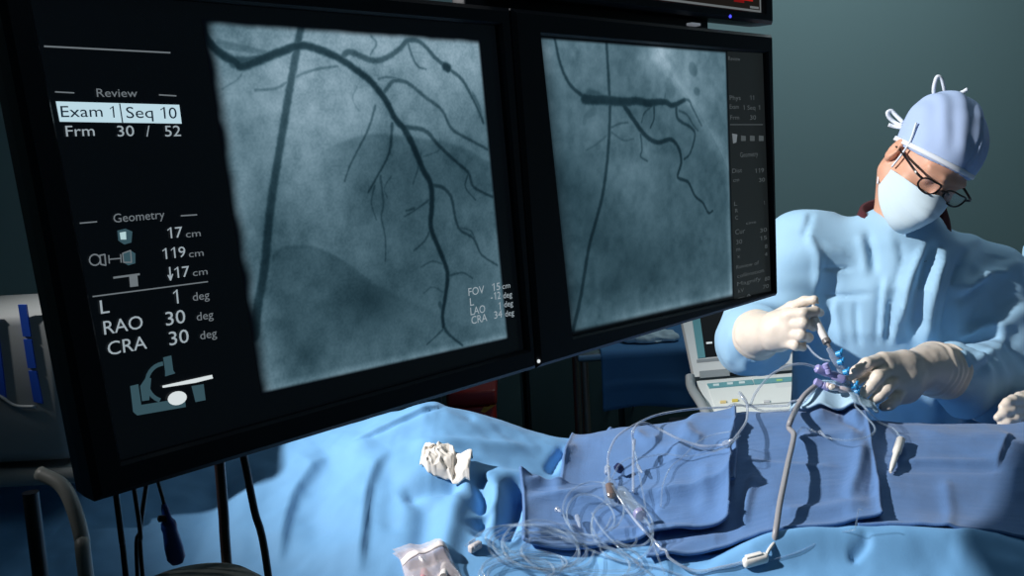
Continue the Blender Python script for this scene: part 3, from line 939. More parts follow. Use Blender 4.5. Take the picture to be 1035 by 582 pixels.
XA, XB, YA, YB = -1.45, 1.55, 0.93, 1.68
gx = np.linspace(XA, XB, 760)
gy = np.linspace(YA, YB, 320)
GX, GY = np.meshgrid(gx, gy, indexing='ij')
GZ = drape_h(GX, GY)
_dg = GZ.copy()
def dsamp(x, y):
    """height of the finished drape (bilinear)"""
    x, y = np.asarray(x, float), np.asarray(y, float)
    fx = np.clip((x - XA) / (XB - XA) * (len(gx) - 1), 0, len(gx) - 1.001)
    fy = np.clip((y - YA) / (YB - YA) * (len(gy) - 1), 0, len(gy) - 1.001)
    i, j = fx.astype(int), fy.astype(int)
    u, v = fx - i, fy - j
    return _dg[i, j] * (1 - u) * (1 - v) + _dg[i + 1, j] * u * (1 - v) + _dg[i, j + 1] * (1 - u) * v + _dg[i + 1, j + 1] * u * v
# hanging sides of the drape
nh = 26
front = []
for k in range(nh, 0, -1):
    t = k / nh
    front.append(np.stack([gx, YA - 0.012 * np.sqrt(t) - (0.012 * t) * np.sin(gx * 34 + 2 * np.sin(gx * 7)), GZ[:, 0] - 0.62 * t], -1))
backr = []
for k in range(1, nh + 1):
    t = k / nh
    backr.append(np.stack([gx, YB + 0.006 * np.sqrt(t) + (0.008 * t) * np.sin(gx * 31), GZ[:, -1] - 0.55 * t], -1))
full = np.concatenate([np.stack(front, 1), np.stack([GX, GY, GZ], -1), np.stack(backr, 1)], 1)
drape = mesh('surgical_drape', full.reshape(-1, 3), grid_faces(*full.shape[:2]), M_DRAPE)
tag(drape, 'large pale blue sheet spread over the whole operating table and patient', 'drape')
def solid(o, t):
    m = o.modifiers.new('thickness', 'SOLIDIFY'); m.thickness = t; m.offset = 1.0
solid(drape, -0.0015)

# the table beneath and the pad that carries the sheet
tbl = thing('operating_table', (0.05, 1.3, 0), 'steel operating table on a pedestal, hidden beneath the pale blue sheet', 'table')
MB().box((0.05, 1.3, 0.89), (1.42, 0, 0), (0, 0.33, 0), (0, 0, 0.03), 0.015).build('tabletop', M_STEEL, tbl)
MB().box((0.05, 1.3, 0.945), (1.40, 0, 0), (0, 0.315, 0), (0, 0, 0.025), 0.02).build('pad', mat('black_pad', '#17191c', 0.6), tbl)
MB().box((0.2, 1.3, 0.46), (0.16, 0, 0), (0, 0.14, 0), (0, 0, 0.40), 0.03).build('pedestal', M_DKSTEEL, tbl)
MB().box((0.2, 1.3, 0.04), (0.45, 0, 0), (0, 0.26, 0), (0, 0, 0.04), 0.02).build('foot', M_DKSTEEL, tbl)

# ---- towels: cotton sheets laid over the drape --------------------------------
STACK = []                                   # heights of what is already laid down
def top_h(x, y):
    z = base_h(x, y) + np.clip(dsamp(x, y) - base_h(x, y), -0.006, 0.012)
    for q in STACK:
        z = np.maximum(z, q(x, y))
    return z
def towel(label, corners, off, spec, n=(150, 110), mt=None, edge=0.004, name='towel', group=None, wave=1.0, lift=None, cat='towel', rag=0.004, grain=1.0, bump=()):
    """corners TL,TR,BR,BL: photo positions or (x,y) world pairs given as numpy arrays"""
    c = [np.array(q) if isinstance(q, np.ndarray) else hit(*q)[:2] for q in corners]
    U, V = np.meshgrid(np.linspace(0, 1, n[0]), np.linspace(0, 1, n[1]), indexing='ij')
    xy = c[0] * ((1 - U) * (1 - V))[..., None] + c[1] * (U * (1 - V))[..., None] + c[2] * (U * V)[..., None] + c[3] * ((1 - U) * V)[..., None]
    seed = off * 1000
    # wavering edges
    fade = np.stack([np.minimum(U, 1 - U), np.minimum(V, 1 - V)], -1)
    e0 = np.exp(-fade[..., 0] / 0.15); e1 = np.exp(-fade[..., 1] / 0.15)
    w1 = noise3(np.stack([V * 4 + seed, U * 0 + np.round(U), V * 0 + 1.5], -1)); w2 = noise3(np.stack([U * 5 + seed, V * 0 + 7.5 + np.round(V), U * 0], -1))
    xy = xy + np.stack([w1 * e0 * rag, w2 * e1 * rag], -1)
    zb = top_h(xy[..., 0], xy[..., 1])
    z0 = zb.copy()
    for _ in range(140):                      # cloth bridges the steps beneath it
        q = np.pad(zb, 1, mode='edge')
        zb = np.maximum(z0, (q[:-2, 1:-1] + q[2:, 1:-1] + q[1:-1, :-2] + q[1:-1, 2:] + 2 * zb) / 6)
    for _ in range(2):
        q = np.pad(zb, 1, mode='edge')
        zb = (q[:-2, 1:-1] + q[2:, 1:-1] + q[1:-1, :-2] + q[1:-1, 2:] + zb) / 5
    p = np.stack([xy[..., 0], xy[..., 1], zb], -1)
    px = project(p)
    fo = folds(px, spec)
    z = zb + off + np.maximum(fo, -(off - 0.0012)) + wave * (0.0020 * (fbm(p * np.array([14, 14, 0]) + seed, 3) + 0.6))
    # woven ridges and pressed creases
    z = z + grain * (0.0004 * np.sin(V * 260) * (0.5 + noise3(np.stack([U * 9, V * 60, U * 0 + seed], -1))) + 0.0006 * np.maximum(0, noise3(np.stack([U * 4 + seed, V * 26, U * 0], -1)) - 0.25)
             + 0.0005 * np.maximum(0, noise3(np.stack([U * 26 + seed, V * 4, U * 0 + 4], -1)) - 0.3))
    if lift:
        for side, a, s in lift:
            q = {'l': U, 'r': 1 - U, 't': V, 'b': 1 - V}[side]
            z = z + a * np.exp(-q / s)
    for bx, by, sx, sy, ba in bump:
        z = z + ba * np.exp(-((xy[..., 0] - bx) / sx) ** 2 - ((xy[..., 1] - by) / sy) ** 2)
    hem = np.exp(-(fade.min(-1) / 0.012) ** 2)
    z = z + hem * 0.0015
    p[..., 2] = z
    f = grid_faces(*n)[:, ::-1].copy()       # V runs towards the viewer
    o = mesh(name, p.reshape(-1, 3), f, mt or M_TOWEL)
    solid(o, edge)
    o.modifiers['thickness'].offset = -1.0
    tag(o, label, cat, group)
    # height function for what lies on top
    inv = p
    x0, x1, y0, y1 = xy[..., 0].min(), xy[..., 0].max(), xy[..., 1].min(), xy[..., 1].max()
    res = 0.004
    nx, ny = int((x1 - x0) / res) + 2, int((y1 - y0) / res) + 2
    H = np.full((nx, ny), -1.0)
    ii = ((xy[..., 0] - x0) / res + 0.5).astype(int).clip(0, nx - 1); jj = ((xy[..., 1] - y0) / res + 0.5).astype(int).clip(0, ny - 1)
    np.maximum.at(H, (ii.ravel(), jj.ravel()), z.ravel())
    for _ in range(2):                       # fill pinholes
        G = H.copy()
        for a, b in ((1, 0), (-1, 0), (0, 1), (0, -1)):
            G = np.where(H < 0, np.maximum(G, np.roll(np.roll(H, a, 0), b, 1)), G)
        H = G
    def fn(x, y):
        x, y = np.asarray(x, float), np.asarray(y, float)
        i = np.floor((x - x0) / res + 0.5).astype(int); j = np.floor((y - y0) / res + 0.5).astype(int)
        ok = (i >= 0) & (i < nx) & (j >= 0) & (j < ny)
        return np.where(ok, H[i.clip(0, nx - 1), j.clip(0, ny - 1)], -1.0)
    STACK.append(fn)
    return o
A = np.array
TG = None
tw_d = towel('dark blue cotton towel at far right, lying in front of the surgeon', [A([0.545, 1.56]), A([1.12, 1.55]), (1130, 556), (868, 541)], 0.003, [
    ([(890, 474), (940, 476), (1012, 476)], 3.5, -0.006), ([(905, 470), (950, 471), (1010, 471)], 4, 0.004),
    ([(1022, 440), (1014, 455), (1008, 474)], 5, 0.006, 't'), ([(930, 440), (980, 446), (1020, 444)], 7, 0.004),
    ([(955, 485), (960, 520), (957, 545)], 7, 0.003), ([(1030, 470), (1034, 510)], 8, 0.004)], n=(170, 110))
tw_c = towel('dark blue towel crossed by the thick grey cord, in front of the syringe hand', [A([0.315, 1.545]), A([0.545, 1.545]), (893, 536), (655, 577)], 0.004, [
    ([(888, 440), (893, 480), (892, 530)], 5, 0.010, 's'), ([(883, 445), (884, 480), (878, 510)], 5, -0.004), ([(872, 448), (868, 480), (856, 510)], 7, 0.007),
    ([(750, 540), (757, 505), (765, 480)], 5, 0.005), ([(800, 450), (840, 445), (876, 440)], 6, 0.005), ([(780, 522), (830, 520), (880, 512)], 6, 0.005),
    ([(748, 470), (790, 474), (850, 478)], 3, 0.003), ([(820, 424), (850, 416), (876, 428)], 7, 0.010), ([(848, 425), (862, 432), (872, 440)], 4, -0.004),
    ([(735, 548), (700, 556), (665, 568)], 7, 0.005)], n=(150, 120), lift=[('r', 0.005, 0.03)])
tw_b = towel('dark blue towel over the crest, arched over by the upper clear tube', [A([0.092, 1.55]), A([0.345, 1.55]), (744, 500), (566, 505)], 0.004, [
    ([(745, 428), (740, 445), (736, 460)], 5, 0.008, 't'), ([(640, 440), (655, 450), (668, 446)], 5, 0.005), ([(690, 430), (700, 445), (712, 450)], 6, 0.005),
    ([(660, 462), (690, 458), (720, 466)], 5, 0.004)], n=(130, 100), lift=[('r', 0.005, 0.04), ('l', 0.003, 0.03)])
tw_a = towel('dark blue towel nearest the coiled tubing, its corner hanging loose at the right', [(529, 487), (738, 468), (737, 539), (531, 556)], 0.004, [
    ([(738, 468), (737, 500), (736, 538)], 6, 0.012, 't'), ([(714, 470), (712, 500), (714, 525)], 9, 0.005),
    ([(530, 492), (570, 484), (610, 477)], 3.5, 0.005), ([(530, 500), (575, 493), (625, 486)], 3.5, -0.004), ([(533, 508), (580, 501), (640, 493)], 4, 0.004),
    ([(600, 545), (650, 541), (700, 538)], 5, 0.007), ([(535, 545), (560, 540), (590, 543)], 6, 0.008)], n=(150, 110), lift=[('r', 0.007, 0.03), ('b', 0.005, 0.05), ('l', 0.005, 0.03)])
tw_e = towel('bright sky blue paper sheet bunched below the coloured valves', [A([0.42, 1.57]), A([0.545, 1.57]), A([0.535, 1.435]), A([0.425, 1.435])], 0.003, [], n=(90, 80), mt=M_PAPER, name='paper_sheet', cat='paper sheet', grain=0.2,
    bump=[(0.478, 1.480, 0.046, 0.032, 0.042), (0.445, 1.50, 0.018, 0.05, 0.008), (0.500, 1.49, 0.014, 0.05, 0.009)])
# ------------------------------------------------------------------ people
def tex_skin():
    m = mat('skin', '#d9a58c', 0.5, sss=0.12, vary=0.06, vscale=60, bump=(500, 0.1, 0.0006))
    return m
M_SKIN = tex_skin()
M_GOWN = mat('pale_blue_gown', '#9fc9e8', 0.8, sheen=0.05, bump=(300, 0.15, 0.0008), vary=0.03, vscale=25)
M_GLOVE = mat('cream_latex', '#e6d9cc', 0.45, sss=0.05, bump=(160, 0.25, 0.0012), vary=0.04, vscale=40)
M_CAP = mat('pale_periwinkle_cap', '#a9bfe6', 0.85, bump=(350, 0.2, 0.0007))
M_BAND = mat('white_tape', '#dfe6f2', 0.8)
M_MASK = mat('pale_mask', '#cfe3ef', 0.8, bump=(300, 0.1, 0.0005))
M_SCRUB = mat('maroon_scrub', '#4a1822', 0.85)
M_FRAME = mat('dark_spectacle_frame', '#14100f', 0.3)
M_LENS = mat('clear_lens', '#c8d4da', 0.05, transp=(0.05, 0.35))
M_HAIR = mat('grey_brown_hair', '#6d5f5b', 0.7, bump=(300, 0.6, 0.002))
M_TROUSER = mat('dark_scrub_trousers', '#23314f', 0.85)
M_SHOE = mat('black_clog', '#101114', 0.5)

def rotx(t): c, s = math.cos(t), math.sin(t); return np.array([[1, 0, 0], [0, c, -s], [0, s, c]])
def roty(t): c, s = math.cos(t), math.sin(t); return np.array([[c, 0, s], [0, 1, 0], [-s, 0, c]])
def rotz(t): c, s = math.cos(t), math.sin(t); return np.array([[c, -s, 0], [s, c, 0], [0, 0, 1]])
def head_frame(center, pitch, yaw, roll):
    """columns: his right, face forward, up; an unturned head faces the camera (-Y)"""
    R = roty(math.radians(roll)) @ rotz(math.radians(yaw)) @ rotx(math.radians(pitch)) @ rotz(math.pi)
    return np.array(center, float), R

HK = 0.81                                    # size of the head
def sd_head(p, c, R):
    q = (p - c) @ R / HK
    d = sd_ell(q, (0, -0.012, 0.035), (0.074, 0.095, 0.085))
    d = smin(d, sd_ell(q, (0, 0.02, -0.035), (0.064, 0.066, 0.075)), 0.03)
    d = smin(d, sd_cone(q, (0, 0.045, -0.075), (0, 0.062, -0.100), 0.036, 0.024), 0.03)       # jaw, chin
    for s in (-1, 1):
        d = smin(d, sd_cone(q, (s * 0.055, -0.01, -0.06), (s * 0.02, 0.055, -0.1), 0.02, 0.02), 0.03)
        d = smin(d, sd_ell(q, (s * 0.042, 0.050, -0.032), (0.022, 0.018, 0.018)), 0.02)        # cheek
        d = smin(d, sd_cone(q, (s * 0.012, 0.088, 0.020), (s * 0.045, 0.072, 0.022), 0.008, 0.008), 0.014)   # brow
        d = np.maximum(d, -sd_ell(q, (s * 0.031, 0.094, 0.002), (0.018, 0.014, 0.011)) ) if False else d
        d = smin(d, sd_ell(q, (s * 0.031, 0.072, 0.0), (0.013, 0.013, 0.012)), 0.004)          # lidded eye
        ear = sd_ell(q, (s * 0.079, -0.012, -0.012), (0.010, 0.019, 0.032), rotz(-s * 0.35))
        ear = np.maximum(ear, -sd_ell(q, (s * 0.090, -0.008, -0.008), (0.010, 0.010, 0.018)))
        d = smin(d, ear, 0.006)
    d = smin(d, sd_cone(q, (0, 0.080, 0.010), (0, 0.108, -0.042), 0.008, 0.012), 0.012)        # nose
    for s in (-1, 1):
        d = smin(d, sd_ell(q, (s * 0.011, 0.098, -0.044), (0.009, 0.010, 0.008)), 0.008)
    d = smin(d, sd_ell(q, (0, 0.083, -0.068), (0.024, 0.010, 0.007)), 0.008)                   # lips
    d = smin(d, sd_ell(q, (0, 0.081, -0.077), (0.020, 0.010, 0.006)), 0.006)
    return d * HK

def sd_hand(p, H, g):
    """H: wrist, palm [points, radii], fingers; g: extra thickness"""
    d = None
    for pts, rs in H['palm']:
        e = sd_chain(p, pts, [r * H.get('kp', 1.0) + g for r in rs], 0.012)
        d = e if d is None else smin(d, e, 0.016)
    for pts, rs in H['fingers']:
        e = sd_chain(p, pts, [r * H.get('k', 1.0) + g for r in rs], 0.004)
        d = smin(d, e, 0.0035)
    return d
def bounds(pts, m):
    pts = np.vstack([np.asarray(q, float).reshape(-1, 3) for q in pts])
    return pts.min(0) - m, pts.max(0) + m
def hand_pts(H):
    return [np.array(a) for a, _ in H['palm'] + H['fingers']]

def build_person(name, label, S):
    J = S['joints']
    hc, R = S['head']
    neck = np.array(J['neck'])
    root = thing(name, (S['torso'][-1][1], S['torso'][-1][2], 0), label, 'person')
    HL = lambda x, y, z: hc + R @ np.array([x, y, z]) * HK
    T = S['torso']                                   # rows: z, cx, cy, rx, ry (top to bottom)
    tz = np.array([t[0] for t in T])[::-1]
    tv = np.array([t[1:] for t in T])[::-1]
    def sd_torso(p, shrink):
        z = np.clip(p[..., 2], tz[0], tz[-1])
        cx, cy, rx, ry = (np.interp(z, tz, tv[:, k]) for k in range(4))
        rx, ry = rx - shrink, ry - shrink
        k = np.sqrt(((p[..., 0] - cx) / rx) ** 2 + ((p[..., 1] - cy) / ry) ** 2)
        d = (k - 1) * np.minimum(rx, ry)
        return np.maximum(d, np.maximum(p[..., 2] - tz[-1], tz[0] - p[..., 2]))
    nb = HL(0, -0.03, -0.06)
    # --- one continuous body
    def body(p):
        d = sd_head(p, hc, R)
        d = smin(d, sd_chain(p, [nb, neck - [0, 0, 0.02], neck - [0, -0.01, 0.10]], [0.047, 0.052, 0.085], 0.02), 0.02)
        t = np.maximum(sd_torso(p, 0.04), 0.80 - p[..., 2])
        d = smin(d, t, 0.03)
        for s in ('r', 'l'):
            d = smin(d, sd_chain(p, [J['sh' + s], J['el' + s], J['wr' + s]], [0.052, 0.042, 0.029], 0.02), 0.03)
            hip = np.array([T[-1][1] + (-0.09 if s == 'r' else 0.09), T[-1][2], 0.86])
            d = smin(d, sd_chain(p, [hip, hip + [0, -0.015, -0.40], hip + [0, 0.01, -0.77]], [0.085, 0.056, 0.042], 0.02), 0.03)
            d = smin(d, sd_cone(p, hip + [0, 0.02, -0.81], hip + [0, -0.15, -0.825], 0.035, 0.028), 0.02)
            d = smin(d, sd_hand(p, S['hand' + s], -0.003), 0.006)
        return d
    allp = [hc + 0.14, hc - 0.14, neck, J['shr'] , J['shl'], J['elr'], J['ell'], [T[-1][1] - 0.2, T[-1][2] - 0.22, 0.0], [T[-1][1] + 0.2, T[-1][2] + 0.16, 0.0]] + hand_pts(S['handr']) + hand_pts(S['handl'])
    lo, hi = bounds(allp, 0.08); lo[2] = -0.02
    V, Q = surface_nets(body, lo, hi, 0.0052)
    V = relax(V, Q, 1, 0.4)
    mesh('body', V, Q, M_SKIN, root)
    # --- gown
    def gown(p):
        d = sd_torso(p, 0.0)
        d = smin(d, sd_cone(p, neck + [0, 0.005, -0.040], neck + [0, 0.01, -0.10], 0.072, 0.11), 0.03)
        for s in ('r', 'l'):
            sh, el, wr = (np.array(J[q + s]) for q in ('sh', 'el', 'wr'))
            d = smin(d, sd_cone(p, neck + [0, 0.015, -0.065], sh + [0, 0, -0.005], 0.062, 0.074), 0.045)
            d = smin(d, sd_chain(p, [sh, 0.5 * (sh + el) + S['sag'] * 0.4, el, 0.5 * el + 0.5 * wr + S['sag'] * 0.5, wr + 0.055 * _n(el - wr), wr], [0.074, 0.071, 0.065 if s == 'l' else 0.060, 0.055, 0.041, 0.035], 0.03), 0.022)
        return np.maximum(d, 0.38 - p[..., 2])
    allp = [neck + [0, 0, 0.06]] + [np.array(J[q]) for q in ('shr', 'shl', 'elr', 'ell', 'wrr', 'wrl')] + [[t[1] + a * t[3], t[2] + b * t[4], t[0]] for t in T for a in (-1, 1) for b in (-1, 1)]
    lo, hi = bounds(allp, 0.11)
    V, Q = surface_nets(gown, lo, hi, 0.0055)
    V = relax(V, Q, 2, 0.5)
    N = vnormals(V, Q)
    px = project(V)
    disp = 0.0035 * fbm(V * np.array([11, 11, 6]) + S['seed'], 2)
    # hanging folds of the skirt and rings on the sleeves
    ax_c = np.array([np.interp(V[:, 2], tz, tv[:, 0]), np.interp(V[:, 2], tz, tv[:, 1])]).T
    ang = np.arctan2(V[:, 1] - ax_c[:, 1], V[:, 0] - ax_c[:, 0])
    low = ss(-V[:, 2], -1.28, -0.8)
    ridged = lambda p: 1 - np.abs(noise3(p)) * 2.2
    disp += low * 0.010 * np.sin(ang * 13 + 2.2 * noise3(V * 5)) * 0.8
    arm = np.zeros(len(V))
    for s in ('r', 'l'):
        sh, el, wr = (np.array(J[q + s]) for q in ('sh', 'el', 'wr'))
        for a, b, r0 in ((sh, el, 0.09), (el, wr, 0.08)):
            ab = b - a; L = np.linalg.norm(ab)
            t = ((V - a) @ ab) / (L * L)
            dist = np.linalg.norm(V - a - np.clip(t, 0, 1)[:, None] * ab, axis=1)
            w = np.exp(-np.maximum(0, dist - r0) / 0.012) * (t > -0.1) * (t < 1.1)
            e = _n(np.cross(ab, [0.3, 1, 0.2]))
            along = t * L * 60 + ((V - a) @ e) * 42 + 1.8 * noise3(V * 9 + S['seed'])
            fold = np.sin(along) + 0.5 * np.sin(along * 1.9 + 2.0 * noise3(V * 14))
            arm = np.where(w > 0.2, np.maximum(arm, w), arm)
            disp += w * 0.0042 * fold * (0.55 + 0.6 * noise3(V * 8 + 4))
    disp += 0.0026 * ridged(V * np.array([16, 16, 9]) + 2.0 + S['seed'])
    facing = ss(-N[:, 1], -0.1, 0.5)
    if S.get('folds'):
        disp += folds(px, S['folds']) * facing
    V = V + N * disp[:, None]
    V = relax(V, Q, 1, 0.3)
    mesh('gown', V, Q, M_GOWN, root)
    # --- gloves with five fingers and a cuff rolled over the sleeve
    for s in ('r', 'l'):
        H = S['hand' + s]
        el, wr = np.array(J['el' + s]), np.array(J['wr' + s])
        back = _n(el - wr)
        pm = np.array(H['palm'][0][0][0])
        def glove(p):
            d = sd_hand(p, H, 0.0)
            d = smin(d, sd_chain(p, [wr + back * 0.030, wr - back * 0.004, 0.5 * (wr + pm), pm], [q * H.get('cuff', 1.0) for q in (0.0435, 0.0425, 0.033, 0.028)], 0.012), 0.014)
            return np.maximum(d, (p - (wr + back * 0.045)) @ back)
        lo, hi = bounds(hand_pts(H) + [wr, wr + back * 0.05], 0.055)
        V, Q = surface_nets(glove, lo, hi, 0.0019)
        V = relax(V, Q, 2, 0.5)
        N = vnormals(V, Q)
        t = (V - wr) @ back
        cuff = ss(t, -0.030, 0.0)
        dd = cuff * (0.0016 * np.sin(t * 420 + 3 * noise3(V * 30)) + 0.0022 * noise3(V * 45)) + (1 - cuff) * 0.0005 * noise3(V * 90)
        dd += cuff * 0.0035 * np.exp(-((t - 0.043) / 0.008) ** 2)
        V = V + N * dd[:, None]
        mesh('glove', V, Q, M_GLOVE, root)
    # --- collar of the scrub shirt
    nn = _n(nb - neck)
    e1 = _n(np.cross(nn, [0, 1, 0])); e2 = np.cross(nn, e1)
    vs, fs = [], []
    na = 40
    for i in range(na):
        a = 2 * math.pi * i / na
        vdip = 0.062 * max(0, -(e1 * math.cos(a) + e2 * math.sin(a))[1])
        for r, h in ((0.083, -0.055), (0.080, 0.0), (0.074, 0.017), (0.067, 0.017), (0.064, -0.055)):
            vs.append(neck + [0, 0.000, 0.004] + (e1 * math.cos(a) + e2 * math.sin(a)) * r + nn * (h - vdip * (h > -0.05)))
    for i in range(na):
        j = (i + 1) % na
        for k in range(5):
            k2 = (k + 1) % 5
            fs.append([i * 5 + k, j * 5 + k, j * 5 + k2, i * 5 + k2])
    mesh('scrub_collar', vs, fs, M_SCRUB, root)
    # --- cap
    def cap_s(p, off):
        q = (p - hc) @ R / HK
        d = sd_ell(q, (0, -0.014, 0.036), (0.083 + off, 0.103 + off, 0.094 + off))
        d = smin(d, sd_ell(q, (0, -0.05, 0.075), (0.070 + off, 0.065 + off, 0.060 + off)), 0.04)
        return d * HK
    pn = R @ _n([0, -0.42, 1.0]); pc = HL(0, 0.08, 0.040)
    def cap(p):
        d = np.maximum(cap_s(p, 0.0), -cap_s(p, -0.006))
        return np.maximum(d, -(p - pc) @ pn)
    V, Q = surface_nets(cap, hc - 0.16, hc + 0.17, 0.0026)
    V = relax(V, Q, 2, 0.5)
    N = vnormals(V, Q)
    q = (V - hc) @ R / HK
    panel = np.exp(-((np.abs(q[:, 0] + 0.006 + 0.1 * (q[:, 2] - 0.06)) / 0.0022)) ** 2) * (q[:, 1] > 0)
    V = V + N * (0.0022 * fbm(V * 22 + 3, 2) + 0.0015 * np.sin(q[:, 0] * 160 + 4 * noise3(V * 12)) * ss(q[:, 2], 0.05, 0.11) - 0.0028 * panel)[:, None]
    mesh('cap', V, Q, M_CAP, root)
    band = []
    for i in range(60):
        a = 2 * math.pi * i / 60
        d3 = np.array([math.sin(a), math.cos(a), 0.0]); 
        # march outwards in the brim plane
        base = (HL(0, -0.014, 0) - pc); base = pc + base - (base @ pn) * pn + pn * 0.007
        dirv = R @ d3; dirv = _n(dirv - (dirv @ pn) * pn)
        lo_, hi_ = 0.0, 0.2
        for _ in range(26):
            mid = 0.5 * (lo_ + hi_)
            if cap_s(base + dirv * mid, 0.001) < 0: lo_ = mid
            else: hi_ = mid
        band.append((base + dirv * lo_, dirv))
    vs, fs = [], []
    for c_, dv in band:
        for a, b in ((0, -0.0045), (0.0022, -0.0035), (0.0022, 0.0035), (0, 0.0045)):
            vs.append(c_ + dv * a + pn * b)
    for i in range(60):
        j = (i + 1) % 60
        for k in range(4):
            fs.append([i * 4 + k, j * 4 + k, j * 4 + (k + 1) % 4, i * 4 + (k + 1) % 4])
    mesh('cap_band', vs, fs, M_BAND, root)
    for pts in S.get('ties', []):
        tube('cap_tie', pts, 0.0034, M_BAND, root, 6, 5)
    if S.get('hair'):
        V, Q = surface_nets(lambda p: sd_chain(p, S['hair'][0], S['hair'][1], 0.01), *bounds([S['hair'][0]], 0.04), 0.0025)
        V = V + vnormals(V, Q) * (0.002 * noise3(V * 120))[:, None]
        mesh('hair', V, Q, M_HAIR, root)
    # --- mask with pleats
    nu, nv = 60, 44
    U, Vv = np.meshgrid(np.linspace(-1, 1, nu), np.linspace(0, 1, nv), indexing='ij')
    side = np.abs(U)
    zt = -0.014 - 0.026 * side ** 1.6 + 0.006 * np.exp(-(side / 0.18) ** 2)
    zb_ = -0.128 + 0.044 * side ** 1.8
    z = zt + (zb_ - zt) * Vv
    ym = np.interp(-z, [0, 0.012, 0.03, 0.05, 0.075, 0.10, 0.128], [0.098, 0.107, 0.118, 0.125, 0.118, 0.108, 0.092])
    a = U * math.radians(80)
    x = 0.076 * np.sin(a) * (1 - 0.10 * Vv)
    y = 0.012 + (ym - 0.012) * (0.62 * np.cos(a) + 0.38 * np.cos(a) ** 3)
    pl_ = 0.0016 * (((Vv * 4.0) % 1.0)) * (Vv > 0.12) * (Vv < 0.9) * (1 - side ** 4)
    y = y + pl_ + 0.0012 * noise3(np.stack([U * 4, Vv * 5, U * 0], -1))
    mv = hc + np.stack([x, y, z], -1) * HK @ R.T
    mk = mesh('mask', mv.reshape(-1, 3), grid_faces(nu, nv), M_MASK, root)
    solid(mk, 0.0012)
    for s in (-1, 1):
        up = HL(s * 0.0755, 0.020, -0.036)
        tube('mask_tie', [up, HL(s * 0.079, 0.018, 0.0), HL(s * 0.083, 0.012, 0.03), HL(s * 0.0875, -0.01, 0.06)], 0.0019, M_BAND, root, 6, 5)
        tube('mask_tie', [HL(s * 0.070, 0.018, -0.084), HL(s * 0.064, -0.01, -0.078), HL(s * 0.052, -0.045, -0.066), HL(s * 0.02, -0.075, -0.05)], 0.0016, M_BAND, root, 6, 5)
    # --- spectacles
    gl = None
    g = MB()
    for s in (-1, 1):
        ring = [HL(s * 0.0335 + 0.025 * math.copysign(abs(math.cos(t)) ** 0.7, math.cos(t)), 0.106 - 0.010 * abs(math.cos(t)), -0.001 + 0.0150 * math.copysign(abs(math.sin(t)) ** 0.8, math.sin(t))) for t in np.linspace(0, 2 * math.pi, 33)]
        g.tube(ring, 0.0017, 6)
        g.tube([HL(s * 0.058, 0.097, 0.005), HL(s * 0.073, 0.088, 0.007), HL(s * 0.078, 0.05, 0.004), HL(s * 0.080, 0.0, -0.002), HL(s * 0.080, -0.025, -0.012)], 0.0022, 6, 4)
    g.tube([HL(-0.010, 0.106, 0.004), HL(0, 0.110, 0.008), HL(0.010, 0.106, 0.004)], 0.0018, 6, 4)
    gl = g.build('glasses', M_FRAME, root)
    for s in (-1, 1):
        m = MB()
        ring = [HL(s * 0.0335 + 0.0235 * math.cos(t), 0.1055 - 0.010 * abs(math.cos(t)), -0.001 + 0.0140 * math.sin(t)) for t in np.linspace(0, 2 * math.pi, 28, endpoint=False)]
        m.add(ring + [q - R @ np.array([0, 0.001, 0]) for q in ring], [list(range(28)), list(range(55, 27, -1))] + [[i, 28 + i, 28 + (i + 1) % 28, (i + 1) % 28] for i in range(28)])
        m.build('lens', M_LENS, gl)
    # --- trousers and clogs below the gown
    for s in (-1, 1):
        hx, hy = T[-1][1] + s * 0.09, T[-1][2]
        V, Q = surface_nets(lambda p: np.maximum(np.maximum(sd_chain(p, [[hx, hy - 0.01, 0.62], [hx, hy, 0.30], [hx, hy + 0.01, 0.075]], [0.088, 0.068, 0.062], 0.03), p[..., 2] - 0.6), 0.06 - p[..., 2]), [hx - 0.11, hy - 0.12, 0.04], [hx + 0.11, hy + 0.12, 0.64], 0.008)
        mesh('trouser_leg', V, Q, M_TROUSER, root)
        V, Q = surface_nets(lambda p: np.maximum(sd_chain(p, [[hx, hy + 0.04, 0.045], [hx, hy - 0.04, 0.05], [hx, hy - 0.16, 0.03]], [0.048, 0.050, 0.042], 0.03), 0.0 - p[..., 2]), [hx - 0.08, hy - 0.24, -0.02], [hx + 0.08, hy + 0.12, 0.13], 0.005)
        mesh('clog', V, Q, M_SHOE, root)
    return root

def rad(*r):
    return [q * 0.001 for q in r]
# right hand round the syringe (nearest the displays), fingers curling behind the barrel
HR = dict(k=0.78, kp=0.90, cuff=0.90,
    palm=[([P(773, 336, 1.600), P(785, 330, 1.565), P(797, 320, 1.540)], rad(27, 25, 17)),
          ([P(775, 337, 1.598), P(786, 336, 1.560), P(799, 334, 1.535)], rad(25, 25, 16)),
          ([P(775, 340, 1.595), P(785, 341, 1.562), P(796, 344, 1.540)], rad(24, 22, 14))],
    fingers=[([P(796, 317, 1.540), P(812, 316.5, 1.512), P(824, 314.5, 1.520), P(829, 316, 1.541)], rad(12.5, 11, 10, 8.5)),
             ([P(798, 328, 1.536), P(812, 327, 1.508), P(820, 328, 1.522), P(822, 331, 1.545)], rad(12.5, 11, 10, 8.5)),
             ([P(797, 338, 1.537), P(810, 339, 1.508), P(817, 341, 1.520), P(817, 343, 1.543)], rad(12, 10.5, 9.5, 8)),
             ([P(793, 346, 1.542), P(804, 349.5, 1.517), P(811, 350.5, 1.526), P(811, 351, 1.544)], rad(11, 9.5, 8.5, 7.5)),
             ([P(782, 322, 1.580), P(800, 310, 1.560), P(813, 304.5, 1.540), P(823, 302.5, 1.528)], rad(15, 11.5, 10.5, 8.5))])
